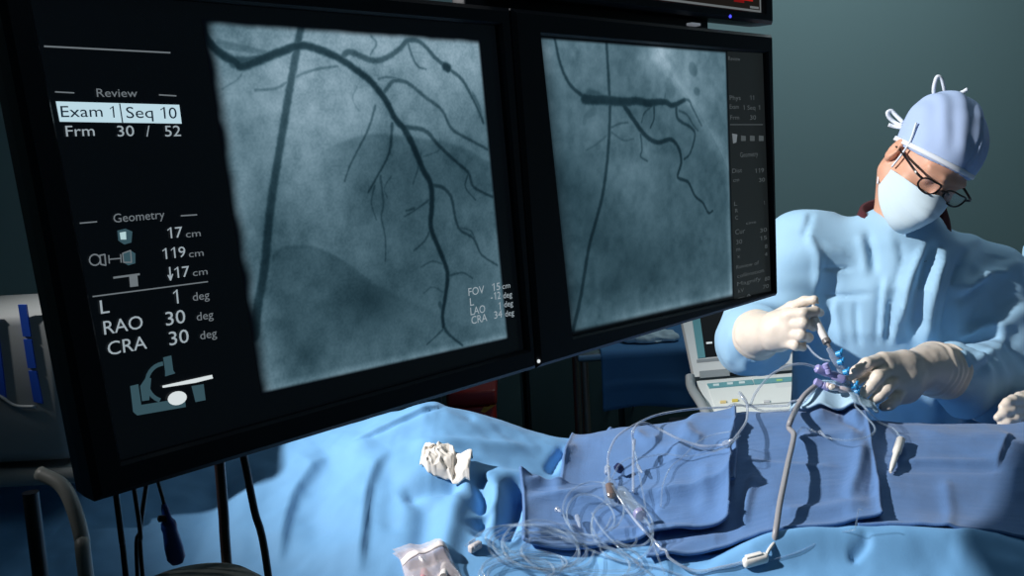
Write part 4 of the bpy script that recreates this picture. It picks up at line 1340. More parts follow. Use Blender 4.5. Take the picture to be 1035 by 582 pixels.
# left hand reaching to the valves, back of the hand to the viewer
HL_ = dict(k=0.95, kp=0.96,
    palm=[([P(931, 370, 1.552), P(913, 368, 1.520), P(893, 364, 1.497)], rad(25, 21, 14)),
          ([P(931, 373, 1.550), P(914, 378, 1.515), P(898, 376, 1.492)], rad(25, 22, 14)),
          ([P(930, 377, 1.550), P(917, 388, 1.515), P(905, 390, 1.494)], rad(23, 22, 15)),
          ([P(931, 372, 1.555), P(915, 395, 1.525), P(906, 402, 1.505)], rad(20, 17, 13))],
    fingers=[([P(890, 364, 1.496), P(876, 368, 1.473), P(866, 375, 1.470), P(858.5, 381, 1.470)], rad(12, 10.5, 9, 7.5)),
             ([P(896, 374, 1.491), P(887, 381, 1.463), P(880, 390, 1.462), P(873, 398, 1.466)], rad(12, 11, 9.5, 8)),
             ([P(903, 385, 1.489), P(896, 392, 1.462), P(890, 399, 1.461), P(883, 404.5, 1.466)], rad(12, 10.5, 9.5, 8)),
             ([P(909, 396, 1.494), P(905, 404, 1.472), P(899, 409, 1.468), P(893, 411, 1.472)], rad(11.5, 9.5, 8.5, 7.5)),
             ([P(920, 368, 1.545), P(898, 368, 1.525), P(880, 375, 1.505), P(866, 384, 1.487)], rad(16, 12, 10.5, 8.5))])
hc0, R0 = head_frame(P(939, 165, 1.700), 33, 14, 27)
tcx = P(908, 300, 1.81)[0]
S1 = dict(
    seed=0.0, sag=np.array([0, -0.004, -0.012]),
    head=(hc0, R0), hair=([P(948, 98, 1.735), P(960, 101, 1.738), P(974, 108, 1.745)], [0.007, 0.011, 0.008]),
    joints=dict(neck=P(913, 222, 1.765), shr=P(815, 252, 1.81), elr=np.array([0.440, 1.80, 1.222]), wrr=P(766, 338, 1.628),
                shl=P(997, 286, 1.81), ell=P(1006, 385, 1.715), wrl=P(944, 373, 1.578)),
    torso=[(1.375, tcx - 0.01, 1.815, 0.130, 0.090), (1.32, tcx, 1.81, 0.170, 0.116), (1.24, tcx, 1.815, 0.184, 0.128), (1.10, tcx, 1.855, 0.182, 0.132), (0.95, tcx, 1.87, 0.188, 0.135), (0.7, tcx, 1.865, 0.205, 0.135), (0.36, tcx, 1.865, 0.225, 0.138)],
    handr=HR, handl=HL_,
    ties=[[P(944, 97, 1.735), P(944, 88, 1.73), P(947, 78, 1.728), P(951, 79, 1.728), P(954, 89, 1.73), P(955, 96, 1.735)],
          [P(956, 104, 1.745), P(960, 99, 1.742), P(966, 95, 1.74), P(973, 93, 1.735), P(978, 90, 1.73)],
          [P(964, 96, 1.74), P(969, 94.5, 1.74), P(972, 97, 1.737)],
          [P(958, 107, 1.745), P(965, 110, 1.742), P(973, 108, 1.742), P(977, 103, 1.745), P(972, 97, 1.745)],
          [P(912, 127, 1.72), P(905, 124, 1.735), P(899, 119, 1.74), P(897, 114, 1.74), P(901, 112, 1.74), P(906, 117, 1.735), P(913, 124, 1.72)],
          [P(912, 129, 1.72), P(905, 128, 1.735), P(898, 126, 1.74)]],
    folds=[([(826, 271), (845, 271.5), (864, 272.5)], 1.6, -0.006), ([(826, 298), (850, 299), (882, 298)], 1.8, -0.006),
           ([(876, 232), (881, 252), (884, 276)], 4, -0.007), ([(868, 236), (873, 255), (875, 280)], 5, 0.005),
           ([(906, 240), (912, 256), (908, 275), (903, 292)], 3, -0.006, 'v'),
           ([(945, 244), (935, 275), (926, 310), (923, 345)], 6, -0.016), ([(955, 250), (946, 280), (938, 312), (934, 350)], 6, 0.016),
           ([(938, 244), (926, 268), (917, 295), (913, 330)], 5, 0.010), ([(978, 250), (969, 280), (962, 310), (955, 350)], 6, -0.016),
           ([(889, 278), (888, 310), (886, 350)], 3, -0.007, 'v'), ([(897, 278), (893, 305), (891, 345)], 3, 0.006), ([(908, 285), (900, 315), (896, 350)], 3, -0.008, 'v'),
           ([(915, 300), (907, 325), (903, 350)], 3, 0.006), ([(845, 300), (848, 330), (852, 352)], 4, 0.005), ([(865, 303), (866, 330), (869, 352)], 3, -0.005),
           ([(818, 232), (820, 245), (826, 262), (824, 295)], 4, 0.008), ([(820, 214), (816, 230), (812, 240)], 3, -0.006),
           ([(1004, 272), (990, 283), (972, 294)], 4, 0.010), ([(1003, 282), (985, 296), (966, 306)], 4, -0.009, 'v'), ([(1020, 276), (1002, 274)], 3, 0.006),
           ([(1020, 330), (1000, 328), (975, 338), (962, 348)], 4, 0.010), ([(1015, 340), (995, 342), (970, 352)], 4, -0.010, 'v'),
           ([(1018, 352), (1000, 356), (984, 366)], 4, 0.007), ([(1000, 366), (985, 378), (978, 395)], 4, -0.008, 'v'), ([(975, 350), (972, 372), (966, 390)], 4, 0.006),
           ([(740, 330), (736, 350), (742, 368)], 4, 0.006), ([(752, 330), (748, 352), (756, 366)], 3, -0.007, 'v'), ([(765, 356), (758, 366), (770, 370)], 3, -0.006)])
surgeon = build_person('person', 'surgeon in pale blue gown, mask, cap and glasses, looking down at the gloved hands', S1)

# assistant at the right edge: only a glove and a strip of sleeve are in view
def sh(p, dx, dy=0, dz=0): return np.asarray(p, float) + [dx, dy, dz]
HA = dict(k=0.80, kp=0.92,
    palm=[([P(1056, 408, 1.60), P(1046, 409, 1.57), P(1032, 408, 1.545)], rad(25, 22, 14)),
          ([P(1056, 412, 1.60), P(1046, 415, 1.565), P(1033, 417, 1.540)], rad(24, 22, 14)),
          ([P(1056, 416, 1.60), P(1047, 422, 1.565), P(1036, 426, 1.540)], rad(22, 20, 14))],
    fingers=[([P(1032, 406, 1.545), P(1024, 404, 1.528), P(1018, 407, 1.52), P(1013, 411, 1.518)], rad(12, 10.5, 9.5, 8)),
             ([P(1033, 414, 1.540), P(1022, 414, 1.518), P(1014, 418, 1.512), P(1008, 422, 1.51)], rad(12, 10.5, 9.5, 8)),
             ([P(1034, 422, 1.538), P(1026, 423, 1.515), P(1018, 426.5, 1.508), P(1012, 429, 1.508)], rad(12, 10.5, 9, 7.5)),
             ([P(1037, 429, 1.540), P(1030, 431, 1.522), P(1023, 433, 1.516), P(1018, 434.5, 1.515)], rad(11, 9.5, 8.5, 7.5)),
             ([P(1052, 404, 1.59), P(1040, 399, 1.575), P(1030, 401, 1.56), P(1023, 405, 1.55)], rad(15, 11.5, 10, 8.5))])
dxl = 0.62
HB = dict(palm=[([sh(a, dxl) for a in q], r) for q, r in HL_['palm']], fingers=[([sh(a, dxl) for a in q], r) for q, r in HL_['fingers']])
ax = 1.245
hc1, R1 = head_frame((ax - 0.02, 1.80, 1.59), 28, -12, -4)
S2 = dict(
    seed=5.0, sag=np.array([0, -0.004, -0.012]),
    head=(hc1, R1), hair=None,
    joints=dict(neck=np.array([ax, 1.86, 1.47]), shr=np.array([1.082, 1.90, 1.33]), elr=np.array([1.07, 1.865, 1.13]), wrr=P(1066, 411, 1.63),
                shl=np.array([ax + 0.19, 1.89, 1.38]), ell=np.array([ax + 0.23, 1.83, 1.12]), wrl=sh(P(944, 373, 1.578), dxl)),
    torso=[(1.425, ax, 1.90, 0.150, 0.095), (1.36, ax, 1.895, 0.180, 0.118), (1.26, ax, 1.89, 0.186, 0.128), (1.10, ax, 1.89, 0.182, 0.132), (0.95, ax, 1.89, 0.188, 0.135), (0.7, ax, 1.90, 0.21, 0.15), (0.36, ax, 1.90, 0.235, 0.165)],
    handr=HA, handl=HB, ties=[], folds=[([(1036, 250), (1031, 275), (1033, 300)], 3, 0.008)])
assistant = build_person('person', 'assistant at the right edge, only one cream glove and a strip of blue sleeve showing', S2)
# ------------------------------------------------------------------ behind the table
M_WHITE = mat('white_equipment_plastic', '#d8dcdc', 0.4, vary=0.02)
M_GREYP = mat('grey_equipment_plastic', '#8d9498', 0.45)
M_TEALP = mat('teal_panel_print', '#5f9aa3', 0.5)
M_BLACK = mat('black_plastic', '#0c0e12', 0.35)
def quad_slab(mb, q, t, bevel=0.0):
    """q: 4 world points (counter-clockwise seen from the front), t thickness backwards"""
    q = [np.asarray(a, float) for a in q]
    n = _n(np.cross(q[1] - q[0], q[3] - q[0]))
    return mb.add(q + [a - n * t for a in q], [[0, 1, 2, 3], [7, 6, 5, 4], [0, 4, 5, 1], [1, 5, 6, 2], [2, 6, 7, 3], [3, 7, 4, 0]])
def on_plane(px, py, q, off=0.0):
    n = _n(np.cross(q[1] - q[0], q[3] - q[0]))
    r = ray(px, py)
    t = (n @ (q[0] + n * off - CAM)) / (n @ r)
    return CAM + r * t
def patch(name, pts, q, m, parent, off=0.0015):
    n = _n(np.cross(q[1] - q[0], q[3] - q[0]))
    w = [on_plane(x, y, q, off) for x, y in pts]
    if np.dot(np.cross(w[1] - w[0], w[2] - w[0]), n) < 0: w = w[::-1]
    k = len(w)
    v = w + [a - n * (off + 0.0008) for a in w]
    f = [list(range(k)), list(range(2 * k - 1, k - 1, -1))] + [[i, k + i, k + (i + 1) % k, (i + 1) % k] for i in range(k)]
    return mesh(name, v, f, m, parent, False)
# portable console with its lid raised
dev = thing('console', (P(752, 420, 2.15)[0], 2.15, P(752, 440, 2.05)[2] - 0.02), 'pale portable console with raised lid and teal-edged keypad beside the surgeon', 'console')
KQ = [P(724, 428, 2.03), P(822, 421, 2.03), P(812, 376, 2.26), P(704, 385, 2.26)]
mb = MB(); quad_slab(mb, KQ, 0.05); mb.build('keypad_base', M_WHITE, dev, False)
LQ = [P(702, 381, 2.275), P(812, 371.5, 2.275), P(806, 296, 2.40), P(686, 306, 2.40)]
mb = MB(); quad_slab(mb, LQ, 0.03); lid = mb.build('lid', M_WHITE, dev, False)
patch('screen', [(713, 361), (812, 352), (808, 300), (706, 310)], LQ, M_BLACK, lid)
patch('side_strip', [(705.5, 362), (713, 361), (706, 310), (698, 311)], LQ, M_TEALP, lid, 0.0020)
patch('mark', [(714, 347.5), (720, 347), (719.8, 345.2), (713.8, 345.7)], LQ, mat('white_mark', '#e6ecee', 0.5, emis=('#e6ecee', 0.25)), lid, 0.0022)
patch('rim', [(704, 363.5), (812, 353.5), (812.2, 356), (704.5, 366.5)], LQ, M_GREYP, lid, 0.0010)
patch('hinge_cover', [(708, 382), (738, 379.5), (736, 372.5), (707, 375)], LQ, M_GREYP, lid, 0.006)
patch('hinge_cover', [(781, 375.5), (811, 373), (810, 366.5), (780, 369)], LQ, M_GREYP, lid, 0.006)
patch('slot', [(738, 379.5), (781, 376), (780.7, 373.2), (737.8, 376.5)], LQ, M_BLACK, lid, 0.003)
patch('keypad', [(726, 420), (818, 413.5), (811, 379), (714, 387)], KQ, mat('pale_keypad', '#dfe4e2', 0.5), dev, 0.002)
patch('key_row', [(717, 392), (762, 388), (760, 383.5), (714.5, 387.5)], KQ, M_TEALP, dev, 0.004)
patch('key_row', [(763, 388), (812, 384), (810.5, 379.8), (761.5, 383.3)], KQ, M_TEALP, dev, 0.004)
patch('key_light', [(785, 384.8), (791, 384.3), (790.6, 382.8), (784.6, 383.3)], KQ, mat('pale_green_key', '#a9d27f', 0.5), dev, 0.005)
for x, y, c in ((731, 405.5, '#e2c98a'), (743, 404, '#d9c255'), (775, 405, '#c7c9cc'), (724, 388.6, '#cfe0e2'), (738, 387.2, '#cfe0e2'), (750, 386.2, '#cfe0e2')):
    patch('key', [(x - 3, y + 1.2), (x + 3, y + 0.8), (x + 2.8, y - 1.2), (x - 3.2, y - 0.8)], KQ, mat('key_print', c, 0.5), dev, 0.005)
patch('seam', [(722.5, 412), (818, 405.5), (817.8, 404.7), (722.2, 411.2)], KQ, M_GREYP, dev, 0.003)
quad_side = [P(696, 379, 2.27), P(700, 380, 2.27)]
mb = MB()
mb.tube([P(697.5, 380, 2.27), P(699, 392, 2.24), P(709, 408, 2.13), P(720, 429, 2.03)], 0.011, 10, 5)
mb.build('side_rail', M_GREYP, dev)
cx_ = P(760, 420, 2.15)[0]
cart = thing('cart', (cx_, 2.16, 0), 'dark cart standing under the pale portable console', 'cart')
zt = min(KQ[0][2], KQ[1][2]) - 0.06
MB().box((cx_, 2.16, zt - 0.015), (0.16, 0, 0), (0, 0.17, 0), (0, 0, 0.012), 0.006).build('shelf', M_DKSTEEL, cart)
MB().box((cx_, 2.16, 0.14), (0.16, 0, 0), (0, 0.17, 0), (0, 0, 0.012), 0.006).build('shelf', M_DKSTEEL, cart)
for sx in (-1, 1):
    for sy in (-1, 1):
        MB().tube([(cx_ + sx * 0.145, 2.16 + sy * 0.15, 0.06), (cx_ + sx * 0.145, 2.16 + sy * 0.15, zt - 0.01)], 0.010, 12).build('leg', M_STEEL, cart)
        MB().lathe((cx_ + sx * 0.145 - 0.012, 2.16 + sy * 0.15, 0.03), (1, 0, 0), [(0.012, 0), (0.030, 0.003), (0.030, 0.021), (0.012, 0.024)], 20).build('caster', M_BLACK, cart)
# support block between cart shelf and console
MB().box((cx_, 2.16, (zt + KQ[0][2]) / 2 - 0.035), (0.10, 0, 0), (0, 0.11, 0), (0, 0, abs(KQ[0][2] - zt) / 2 - 0.022), 0.005).build('foot', M_GREYP, dev)

# draped instrument table
ITY = 2.62
iz = P(640, 352, ITY)[2]
ix0, ix1 = P(583, 362, ITY)[0], P(800, 362, ITY)[0]
it = thing('instrument_table', ((ix0 + ix1) / 2, ITY + 0.2, 0), 'steel instrument table with thin legs under a dark blue cloth', 'table')
MB().box(((ix0 + ix1) / 2, ITY + 0.20, iz - 0.015), ((ix1 - ix0) / 2, 0, 0), (0, 0.22, 0), (0, 0, 0.012), 0.005).build('tabletop', M_STEEL, it)
for x in (ix0 + 0.02, ix1 - 0.02):
    for y in (ITY + 0.01, ITY + 0.39):
        MB().tube([(x, y, 0.0), (x, y, iz - 0.02)], 0.011, 12).build('leg', mat('dull_steel', '#7d6f66', 0.4, 0.8), it)
bx0, bx1 = P(606, 352, ITY)[0], P(790, 352, ITY)[0]
nzu, nzv = 90, 70
path = [(ITY + 0.40, iz - 0.10), (ITY + 0.425, iz + 0.004), (ITY - 0.025, iz + 0.004), (ITY - 0.034, iz - 0.01), (ITY - 0.034, P(640, 409, ITY)[2])]
L = np.concatenate([[0], np.cumsum([math.dist(a, b) for a, b in zip(path, path[1:])])])
vv = []
for i in range(nzu):
    x = bx0 + (bx1 - bx0) * i / (nzu - 1)
    for j in range(nzv):
        s_ = L[-1] * j / (nzv - 1)
        y = np.interp(s_, L, [p[0] for p in path]); z = np.interp(s_, L, [p[1] for p in path])
        hang = ss(s_, L[2], L[-1])
        y -= hang * (0.008 * (1 + math.sin(x * 40 + 2 * math.sin(x * 11))))
        # pressed fold line half-way down
        y -= 0.004 * math.exp(-((z - P(640, 385, ITY)[2]) / 0.006) ** 2)
        vv.append((x, y, z + 0.006 * math.sin(x * 23) * hang))
cloth = mesh('table_cloth', vv, grid_faces(nzu, nzv), mat('deep_blue_cloth', '#3d6f9e', 0.85, bump=(200, 0.15, 0.001)))
solid(cloth, 0.002)
tag(cloth, 'dark blue cloth hanging over the instrument table behind the monitors', 'cloth')
# crumpled sheet on it
V, Q = surface_nets(lambda p: sd_ell(p, (P(662, 350, ITY)[0], ITY + 0.07, iz + 0.014), (0.075, 0.05, 0.022)), (P(662, 350, ITY)[0] - 0.12, ITY - 0.02, iz - 0.02), (P(662, 350, ITY)[0] + 0.12, ITY + 0.16, iz + 0.06), 0.004)
V = V + vnormals(V, Q) * (0.010 * fbm(V * 30, 3))[:, None]
V[:, 2] = np.maximum(V[:, 2], iz + 0.008)
tag(mesh('gauze', V, Q, mat('pale_blue_gauze', '#b9cbd6', 0.85)), 'crumpled pale wrap lying on the dark blue cloth of the instrument table', 'gauze')

# red bin
RBY = 2.75
ra, rb = P(452, 420, RBY), P(503, 420, RBY)
rz = P(480, 394, RBY)[2]
bin_ = thing('waste_bin', ((ra[0] + rb[0]) / 2, RBY + 0.12, 0), 'dark red waste bin with a yellow mark, half hidden behind the pale blue sheet', 'bin')
hw = (rb[0] - ra[0]) / 2
MB().box(((ra[0] + rb[0]) / 2, RBY + 0.14, (rz - 0.05) / 2), (hw - 0.008, 0, 0), (0, 0.13, 0), (0, 0, (rz - 0.05) / 2), 0.012).build('body', mat('red_plastic', '#8e1712', 0.4), bin_)
MB().box(((ra[0] + rb[0]) / 2, RBY + 0.14, rz - 0.025), (hw, 0, 0), (0, 0.14, 0), (0, 0, 0.024), 0.01).build('lid', mat('red_plastic_lid', '#7a120f', 0.4), bin_)
yq = [np.array((ra[0], RBY + 0.01, 0.0)), np.array((rb[0], RBY + 0.01, 0.0)), np.array((rb[0], RBY + 0.01, 1.0)), np.array((ra[0], RBY + 0.01, 1.0))]
patch('mark', [(486, 416), (490, 417), (501, 409), (499, 406), (494, 411), (489, 411)], yq, mat('yellow_mark', '#c98a24', 0.5), bin_, 0.003)

# row of cupboards added so their dark colour gives the lower wall its shade
M_SHADE_CAB = mat('wall_shade_green', '#28393a', 0.5)
cy0 = RY1 - 0.46
for k, (xa, xb, zt_) in enumerate(((-1.25, -0.62, 1.02), (-0.61, 0.02, 1.02), (0.03, 0.66, 1.02), (0.67, 1.30, 0.80))):
    lab = ('dark low cupboard added for shade on the back wall, hidden left of the red bin', 'dark low cupboard added for shade on the back wall, behind the red bin',
           'dark low cupboard added for shade on the back wall, behind the instrument table leg', 'dark lowest cupboard added for shade on the back wall, behind the surgeon')[k]
    cab = thing('shade_cabinet', ((xa + xb) / 2, cy0 + 0.22, 0), lab, 'shade_cabinet', 'added dark cupboards for back wall shade')
    MB().box(((xa + xb) / 2, cy0 + 0.23, zt_ / 2), ((xb - xa) / 2, 0, 0), (0, 0.21, 0), (0, 0, zt_ / 2), 0.004).build('body', M_SHADE_CAB, cab, False)
    for s in (0, 1):
        x0 = xa + 0.01 + s * (xb - xa) / 2; x1 = xa - 0.01 + (s + 1) * (xb - xa) / 2
        d = MB().box(((x0 + x1) / 2, cy0 + 0.010, zt_ / 2 + 0.03), ((x1 - x0) / 2, 0, 0), (0, 0.009, 0), (0, 0, zt_ / 2 - 0.05), 0.003).build('door', mat('wall_shade_door', '#33494a', 0.5), cab)
        hx = x1 - 0.03 if s == 0 else x0 + 0.03
        MB().tube([(hx, cy0 + 0.004, zt_ - 0.30), (hx, cy0 - 0.022, zt_ - 0.29), (hx, cy0 - 0.022, zt_ - 0.19), (hx, cy0 + 0.004, zt_ - 0.18)], 0.004, 8).build('handle', M_STEEL, d)

# ------------------------------------------------------------------ left foreground
DY = 1.25
dzb = P(45, 487, DY)[2]
dx1 = P(72, 420, DY)[0]
det = thing('imaging_arm', (-0.95, DY + 0.15, dzb), 'pale imaging arm housing with blue side panels at the left edge', 'imaging equipment')
M_DET = mat('off_white_housing', '#85898a', 0.45)
dz1 = P(15, 314, DY)[2]
mb = MB().box(((dx1 - 0.26), DY + 0.10, (dzb + dz1) / 2 + 0.012), (0.26, 0, 0), (0, 0.10, 0), (0, 0, (dz1 - dzb) / 2 - 0.012), 0.02)
mb.build('housing', M_DET, det)
MB().box(((dx1 - 0.26), DY + 0.10, dzb + 0.006), (0.268, 0, 0), (0, 0.108, 0), (0, 0, 0.010), 0.009).build('base_rim', M_DET, det)
M_BLUEP = mat('deep_blue_panel', '#123f9c', 0.4)
fq = [np.array((-1.0, DY, 1.0)), np.array((-0.4, DY, 1.0)), np.array((-0.4, DY, 1.6)), np.array((-1.0, DY, 1.6))]
for a, b, c_, d_ in (((18, 308), (26, 308), (31, 340), (23, 340)), ((23.5, 343), (31.5, 343), (36, 372), (28, 372)), ((28.5, 375), (36.5, 375), (43, 408), (34, 406)), ((-14, 318), (-4, 318), (6, 404), (-4, 402))):
    patch('panel', [a, b, c_, d_], fq, M_BLUEP, det, 0.003)
tube('grip_line', [on_plane(-8, 396, fq, 0.004), on_plane(3, 402, fq, 0.004), on_plane(16, 410, fq, 0.004), on_plane(36, 411, fq, 0.004)], 0.0022, M_GREYP, det)
MB().tube([(dx1 - 0.42, DY + 0.11, dz1 - 0.02), (dx1 - 0.47, DY + 0.13, dz1 + 0.25), (dx1 - 0.70, DY + 0.2, dz1 + 0.62), (dx1 - 0.95, DY + 0.3, dz1 + 0.95), (dx1 - 1.0, DY + 0.3, RZ)], 0.05, 20, 6).build('arm', M_DET, det)

M_CABLE = mat('black_cable', '#15171b', 0.4)
M_CABLE2 = mat('grey_cable', '#8d8f8c', 0.45)
M_BROWN = mat('dark_brown_hose', '#33292a', 0.35)
M_NAVY = mat('navy_plastic', '#123a86', 0.35)
def hang(pts, y, zend=0.25):
    """photo polyline at depth y, then straight on down"""
    w = [P(px, py, yy) for (px, py), yy in zip(pts, np.linspace(y[0], y[1], len(pts)))]
    d = w[-1] - w[-2]
    w.append([w[-1][0] + d[0] * 0.8, y[1], w[-1][2] - 0.25])
    w.append([w[-1][0] + 0.01, y[1] - 0.01, zend])
    return w
def cord(name, pts, r, m, label, cat='cable', group=None, smooth=6):
    o = tube(name, pts, r, m, None, 10, smooth)
    return tag(o, label, cat, group)
cord('hose', hang([(219, 440), (222, 470), (226, 520), (230, 578)], (0.835, 0.845), 0.02), 0.0046, M_BROWN, 'thick dark brown hose hanging under the left monitor', 'hose')
cord('cable', hang([(240, 440), (247, 465), (257, 515), (271, 580)], (0.84, 0.85), 0.02), 0.0034, M_CABLE, 'black cable slanting down beside the thick brown hose')
cord('cable', hang([(115, 480), (118, 505), (123, 545), (127, 580)], (0.80, 0.82), 0.02), 0.0026, M_CABLE, 'leftmost thin black cable hanging under the left monitor corner')
cord('cable', hang([(133, 480), (137, 503), (142, 540), (144, 580)], (0.81, 0.83), 0.02), 0.0020, M_CABLE, 'thin black cable crossing another, left of the blue handle')
cord('cable', hang([(150, 478), (146, 503), (142, 535), (139, 580)], (0.825, 0.84), 0.02), 0.0020, M_CABLE, 'thin black cable leaning left, nearest to the blue handle')
hs = thing('hand_control', P(178, 570, 0.83), 'navy blue hand control dangling on a thin cord under the left monitor', 'hand control')
tube('cord', [P(156, 470, 0.83), P(160, 488, 0.83), P(164, 502, 0.83), P(167, 514, 0.83)], 0.0016, M_CABLE, hs)
mb = MB(); a_ = P(165.5, 509, 0.83); b_3 = P(180, 571, 0.83)
mb.lathe(a_, b_3 - a_, [(0.0020, 0), (0.0032, 0.004), (0.0040, 0.014), (0.0062, 0.017), (0.0070, 0.021), (0.0064, 0.025), (0.0080, 0.040), (0.0080, 0.050), (0.0050, 0.055), (0.001, 0.056)], 18)
mb.build('grip', M_NAVY, hs)
bt = P(164, 524, 0.826)
MB().lathe(bt, (-1, -0.5, 0.1), [(0.003, -0.003), (0.003, 0.003), (0.001, 0.004)], 12).build('button', M_CABLE, hs)
cord('hose', hang([(40, 478), (62, 490), (74, 512), (83, 545), (87, 582)], (0.90, 0.86), 0.02), 0.0068, M_CABLE2, 'thick pale grey hose curving down at the far left', 'hose')
pole = thing('stand', (P(36, 540, 0.9)[0], 0.9, 0), 'black upright pole at the far left below the pale housing', 'stand')
px_ = P(36, 540, 0.9)[0]
MB().tube([(px_, 0.9, 0.05), (px_, 0.9, P(36, 497, 0.9)[2])], 0.0075, 14).build('pole', M_CABLE, pole)
MB().lathe((px_, 0.9, 0), (0, 0, 1), [(0.07, 0), (0.07, 0.02), (0.03, 0.05), (0.008, 0.06)], 28).build('base', M_CABLE, pole)
# pale rounded head of a floor stand at the bottom edge
sy_ = 0.74
sp = P(170, 583, sy_)
sp = sp - np.array([0, 0, 0.026])
st = thing('pedestal', (sp[0], sy_ + 0.05, 0), 'grey rounded top of a pedestal at the bottom edge below the cables', 'pedestal')
MB().lathe((sp[0], sy_ + 0.05, sp[2] - 0.06), (0, 0, 1), [(0.02, 0), (0.058, 0.004), (0.064, 0.02), (0.062, 0.045), (0.050, 0.055), (0.025, 0.059), (0.001, 0.060)], 40).build('top', mat('pale_grey_cap', '#6f7370', 0.5), st)
MB().tube([(sp[0], sy_ + 0.05, 0.03), (sp[0], sy_ + 0.05, sp[2] - 0.058)], 0.018, 16).build('column', M_DKSTEEL, st)
MB().lathe((sp[0], sy_ + 0.05, 0), (0, 0, 1), [(0.085, 0), (0.085, 0.02), (0.03, 0.04), (0.019, 0.05)], 32).build('base', M_DKSTEEL, st)
# ------------------------------------------------------------------ on the drapes
M_CLEAR = mat('clear_tubing', '#a9bfd6', 0.05, spec=1.0, transp=(0.10, 0.50), coat=0.8)
M_CLEAR2 = mat('milky_tubing', '#b7c5da', 0.10, spec=0.9, transp=(0.30, 0.75), coat=0.5)
M_CORD = mat('grey_cord', '#97979d', 0.4)
M_WPL = mat('white_connector', '#e9e6e2', 0.3)
M_LBLUE = mat('light_blue_valve', '#3fa9e8', 0.3)
M_PURP = mat('lilac_valve', '#a9a6dc', 0.35)
def on(px, py, h=0.002):
    """point of the photo on the topmost cloth, h above it"""
    return hit(px, py, h, lambda x, y: top_h(x, y))
def path(pts, default=0.004):
    """(px,py) on the cloth; (px,py,h) raised; (px,py,None,y) in the air at depth y"""
    out = []
    for q in pts:
        if len(q) == 4: out.append(P(q[0], q[1], q[3]))
        else: out.append(on(q[0], q[1], q[2] if len(q) == 3 else default))
    return np.array(out)
def line(name, pts, r, m, label, cat='tube', group=None, clear=True, seg=8):
    w = catmull(path(pts), 8)
    floor_ = top_h(w[:, 0], w[:, 1]) + r + 0.0005
    w[:, 2] = np.maximum(w[:, 2], floor_)
    o = tube(name, w, r, m, None, seg, 0)
    return tag(o, label, cat, group)
MY = 1.462                                           # depth of the valves in the hands
tg = None
line('tube', [(616, 486, 0.012), (614.5, 468, 0.02), (616, 456, 0.03), (624, 441, 0.04), (642, 429, 0.035), (662, 420, None, 1.44), (687, 415, None, 1.46), (712, 412.5, None, 1.48), (760, 410.5, None, 1.49), (800, 409, None, 1.475), (818, 398, None, MY), (829, 386, None, MY)],
     0.0017, M_CLEAR2, 'pale tube arching from the drip chamber over the towel crest to the valves')
line('tube', [(640, 500, 0.004), (640, 475, 0.015), (640, 448, 0.035), (639.5, 437, 0.05), (645, 428.6, 0.055), (653, 428, 0.05), (665, 433, 0.035), (683.5, 442.5, 0.02), (700.5, 448.7, 0.012), (714, 451, 0.008), (727, 450, 0.006), (738, 447, 0.008), (747, 437, 0.015), (754.6, 424, 0.02), (755, 408, None, 1.44), (750, 399, None, 1.45), (747.5, 397, None, 1.45), (752, 404, None, 1.44), (758, 409, None, 1.44), (764, 396.5, None, 1.45), (776.6, 381, None, 1.46), (789, 373, None, MY), (801, 368.5, None, MY), (813.7, 368, None, MY), (826, 371.5, None, MY)],
     0.0019, M_CLEAR2, 'clear tube looping down the towel fold and arching up to the lilac valve')
line('tube', [(758, 409, None, 1.44), (767, 414, None, 1.44), (783, 416.5, None, 1.44), (798, 414, None, 1.445), (812, 406, None, 1.455), (823, 397, None, MY), (830, 389, None, MY)], 0.0016, M_CLEAR2, 'short pale tube sagging in front of the console under the valves')
line('tube', [(618, 484, 0.01), (626, 470, 0.02), (636, 463, 0.025), (650, 462, 0.02), (672, 459, 0.012), (690, 461, 0.008), (705, 460, 0.006), (722, 456, 0.006), (737, 450, 0.01), (748, 440, 0.015)], 0.0013, M_CLEAR, 'thin clear tube crossing the towel from the drip chamber to the fold')
line('tube', [(668, 512, 0.003), (670, 490, 0.004), (678, 472, 0.005), (690, 462, 0.006), (706, 446, 0.01), (722, 439, 0.012), (738, 436, 0.014)], 0.0011, M_CLEAR, 'thinnest clear tube curving across the middle of the towel')
line('tube', [(619, 491, 0.016), (626, 503, 0.014), (636, 518, 0.012), (648, 533, 0.010), (660, 545, 0.010), (678, 565, 0.012), (703, 577, 0.008), (730, 573, 0.006), (752, 568, 0.005)], 0.0019, M_CLEAR2, 'pale tube slanting from the drip chamber down towards the white clamp')
line('tube', [(640, 448, 0.036), (646, 478, 0.02), (652, 510, 0.012), (657, 540, 0.010), (664, 560, 0.008), (672, 580, 0.006)], 0.0013, M_CLEAR, 'thin clear tube running straight down the towel beside the drip chamber')
line('tube', [(598, 518, 0.006), (606, 532, 0.008), (622, 550, 0.008), (640, 566, 0.008), (662, 584, 0.006)], 0.0013, M_CLEAR, 'thin clear tube slanting through the lower coils')
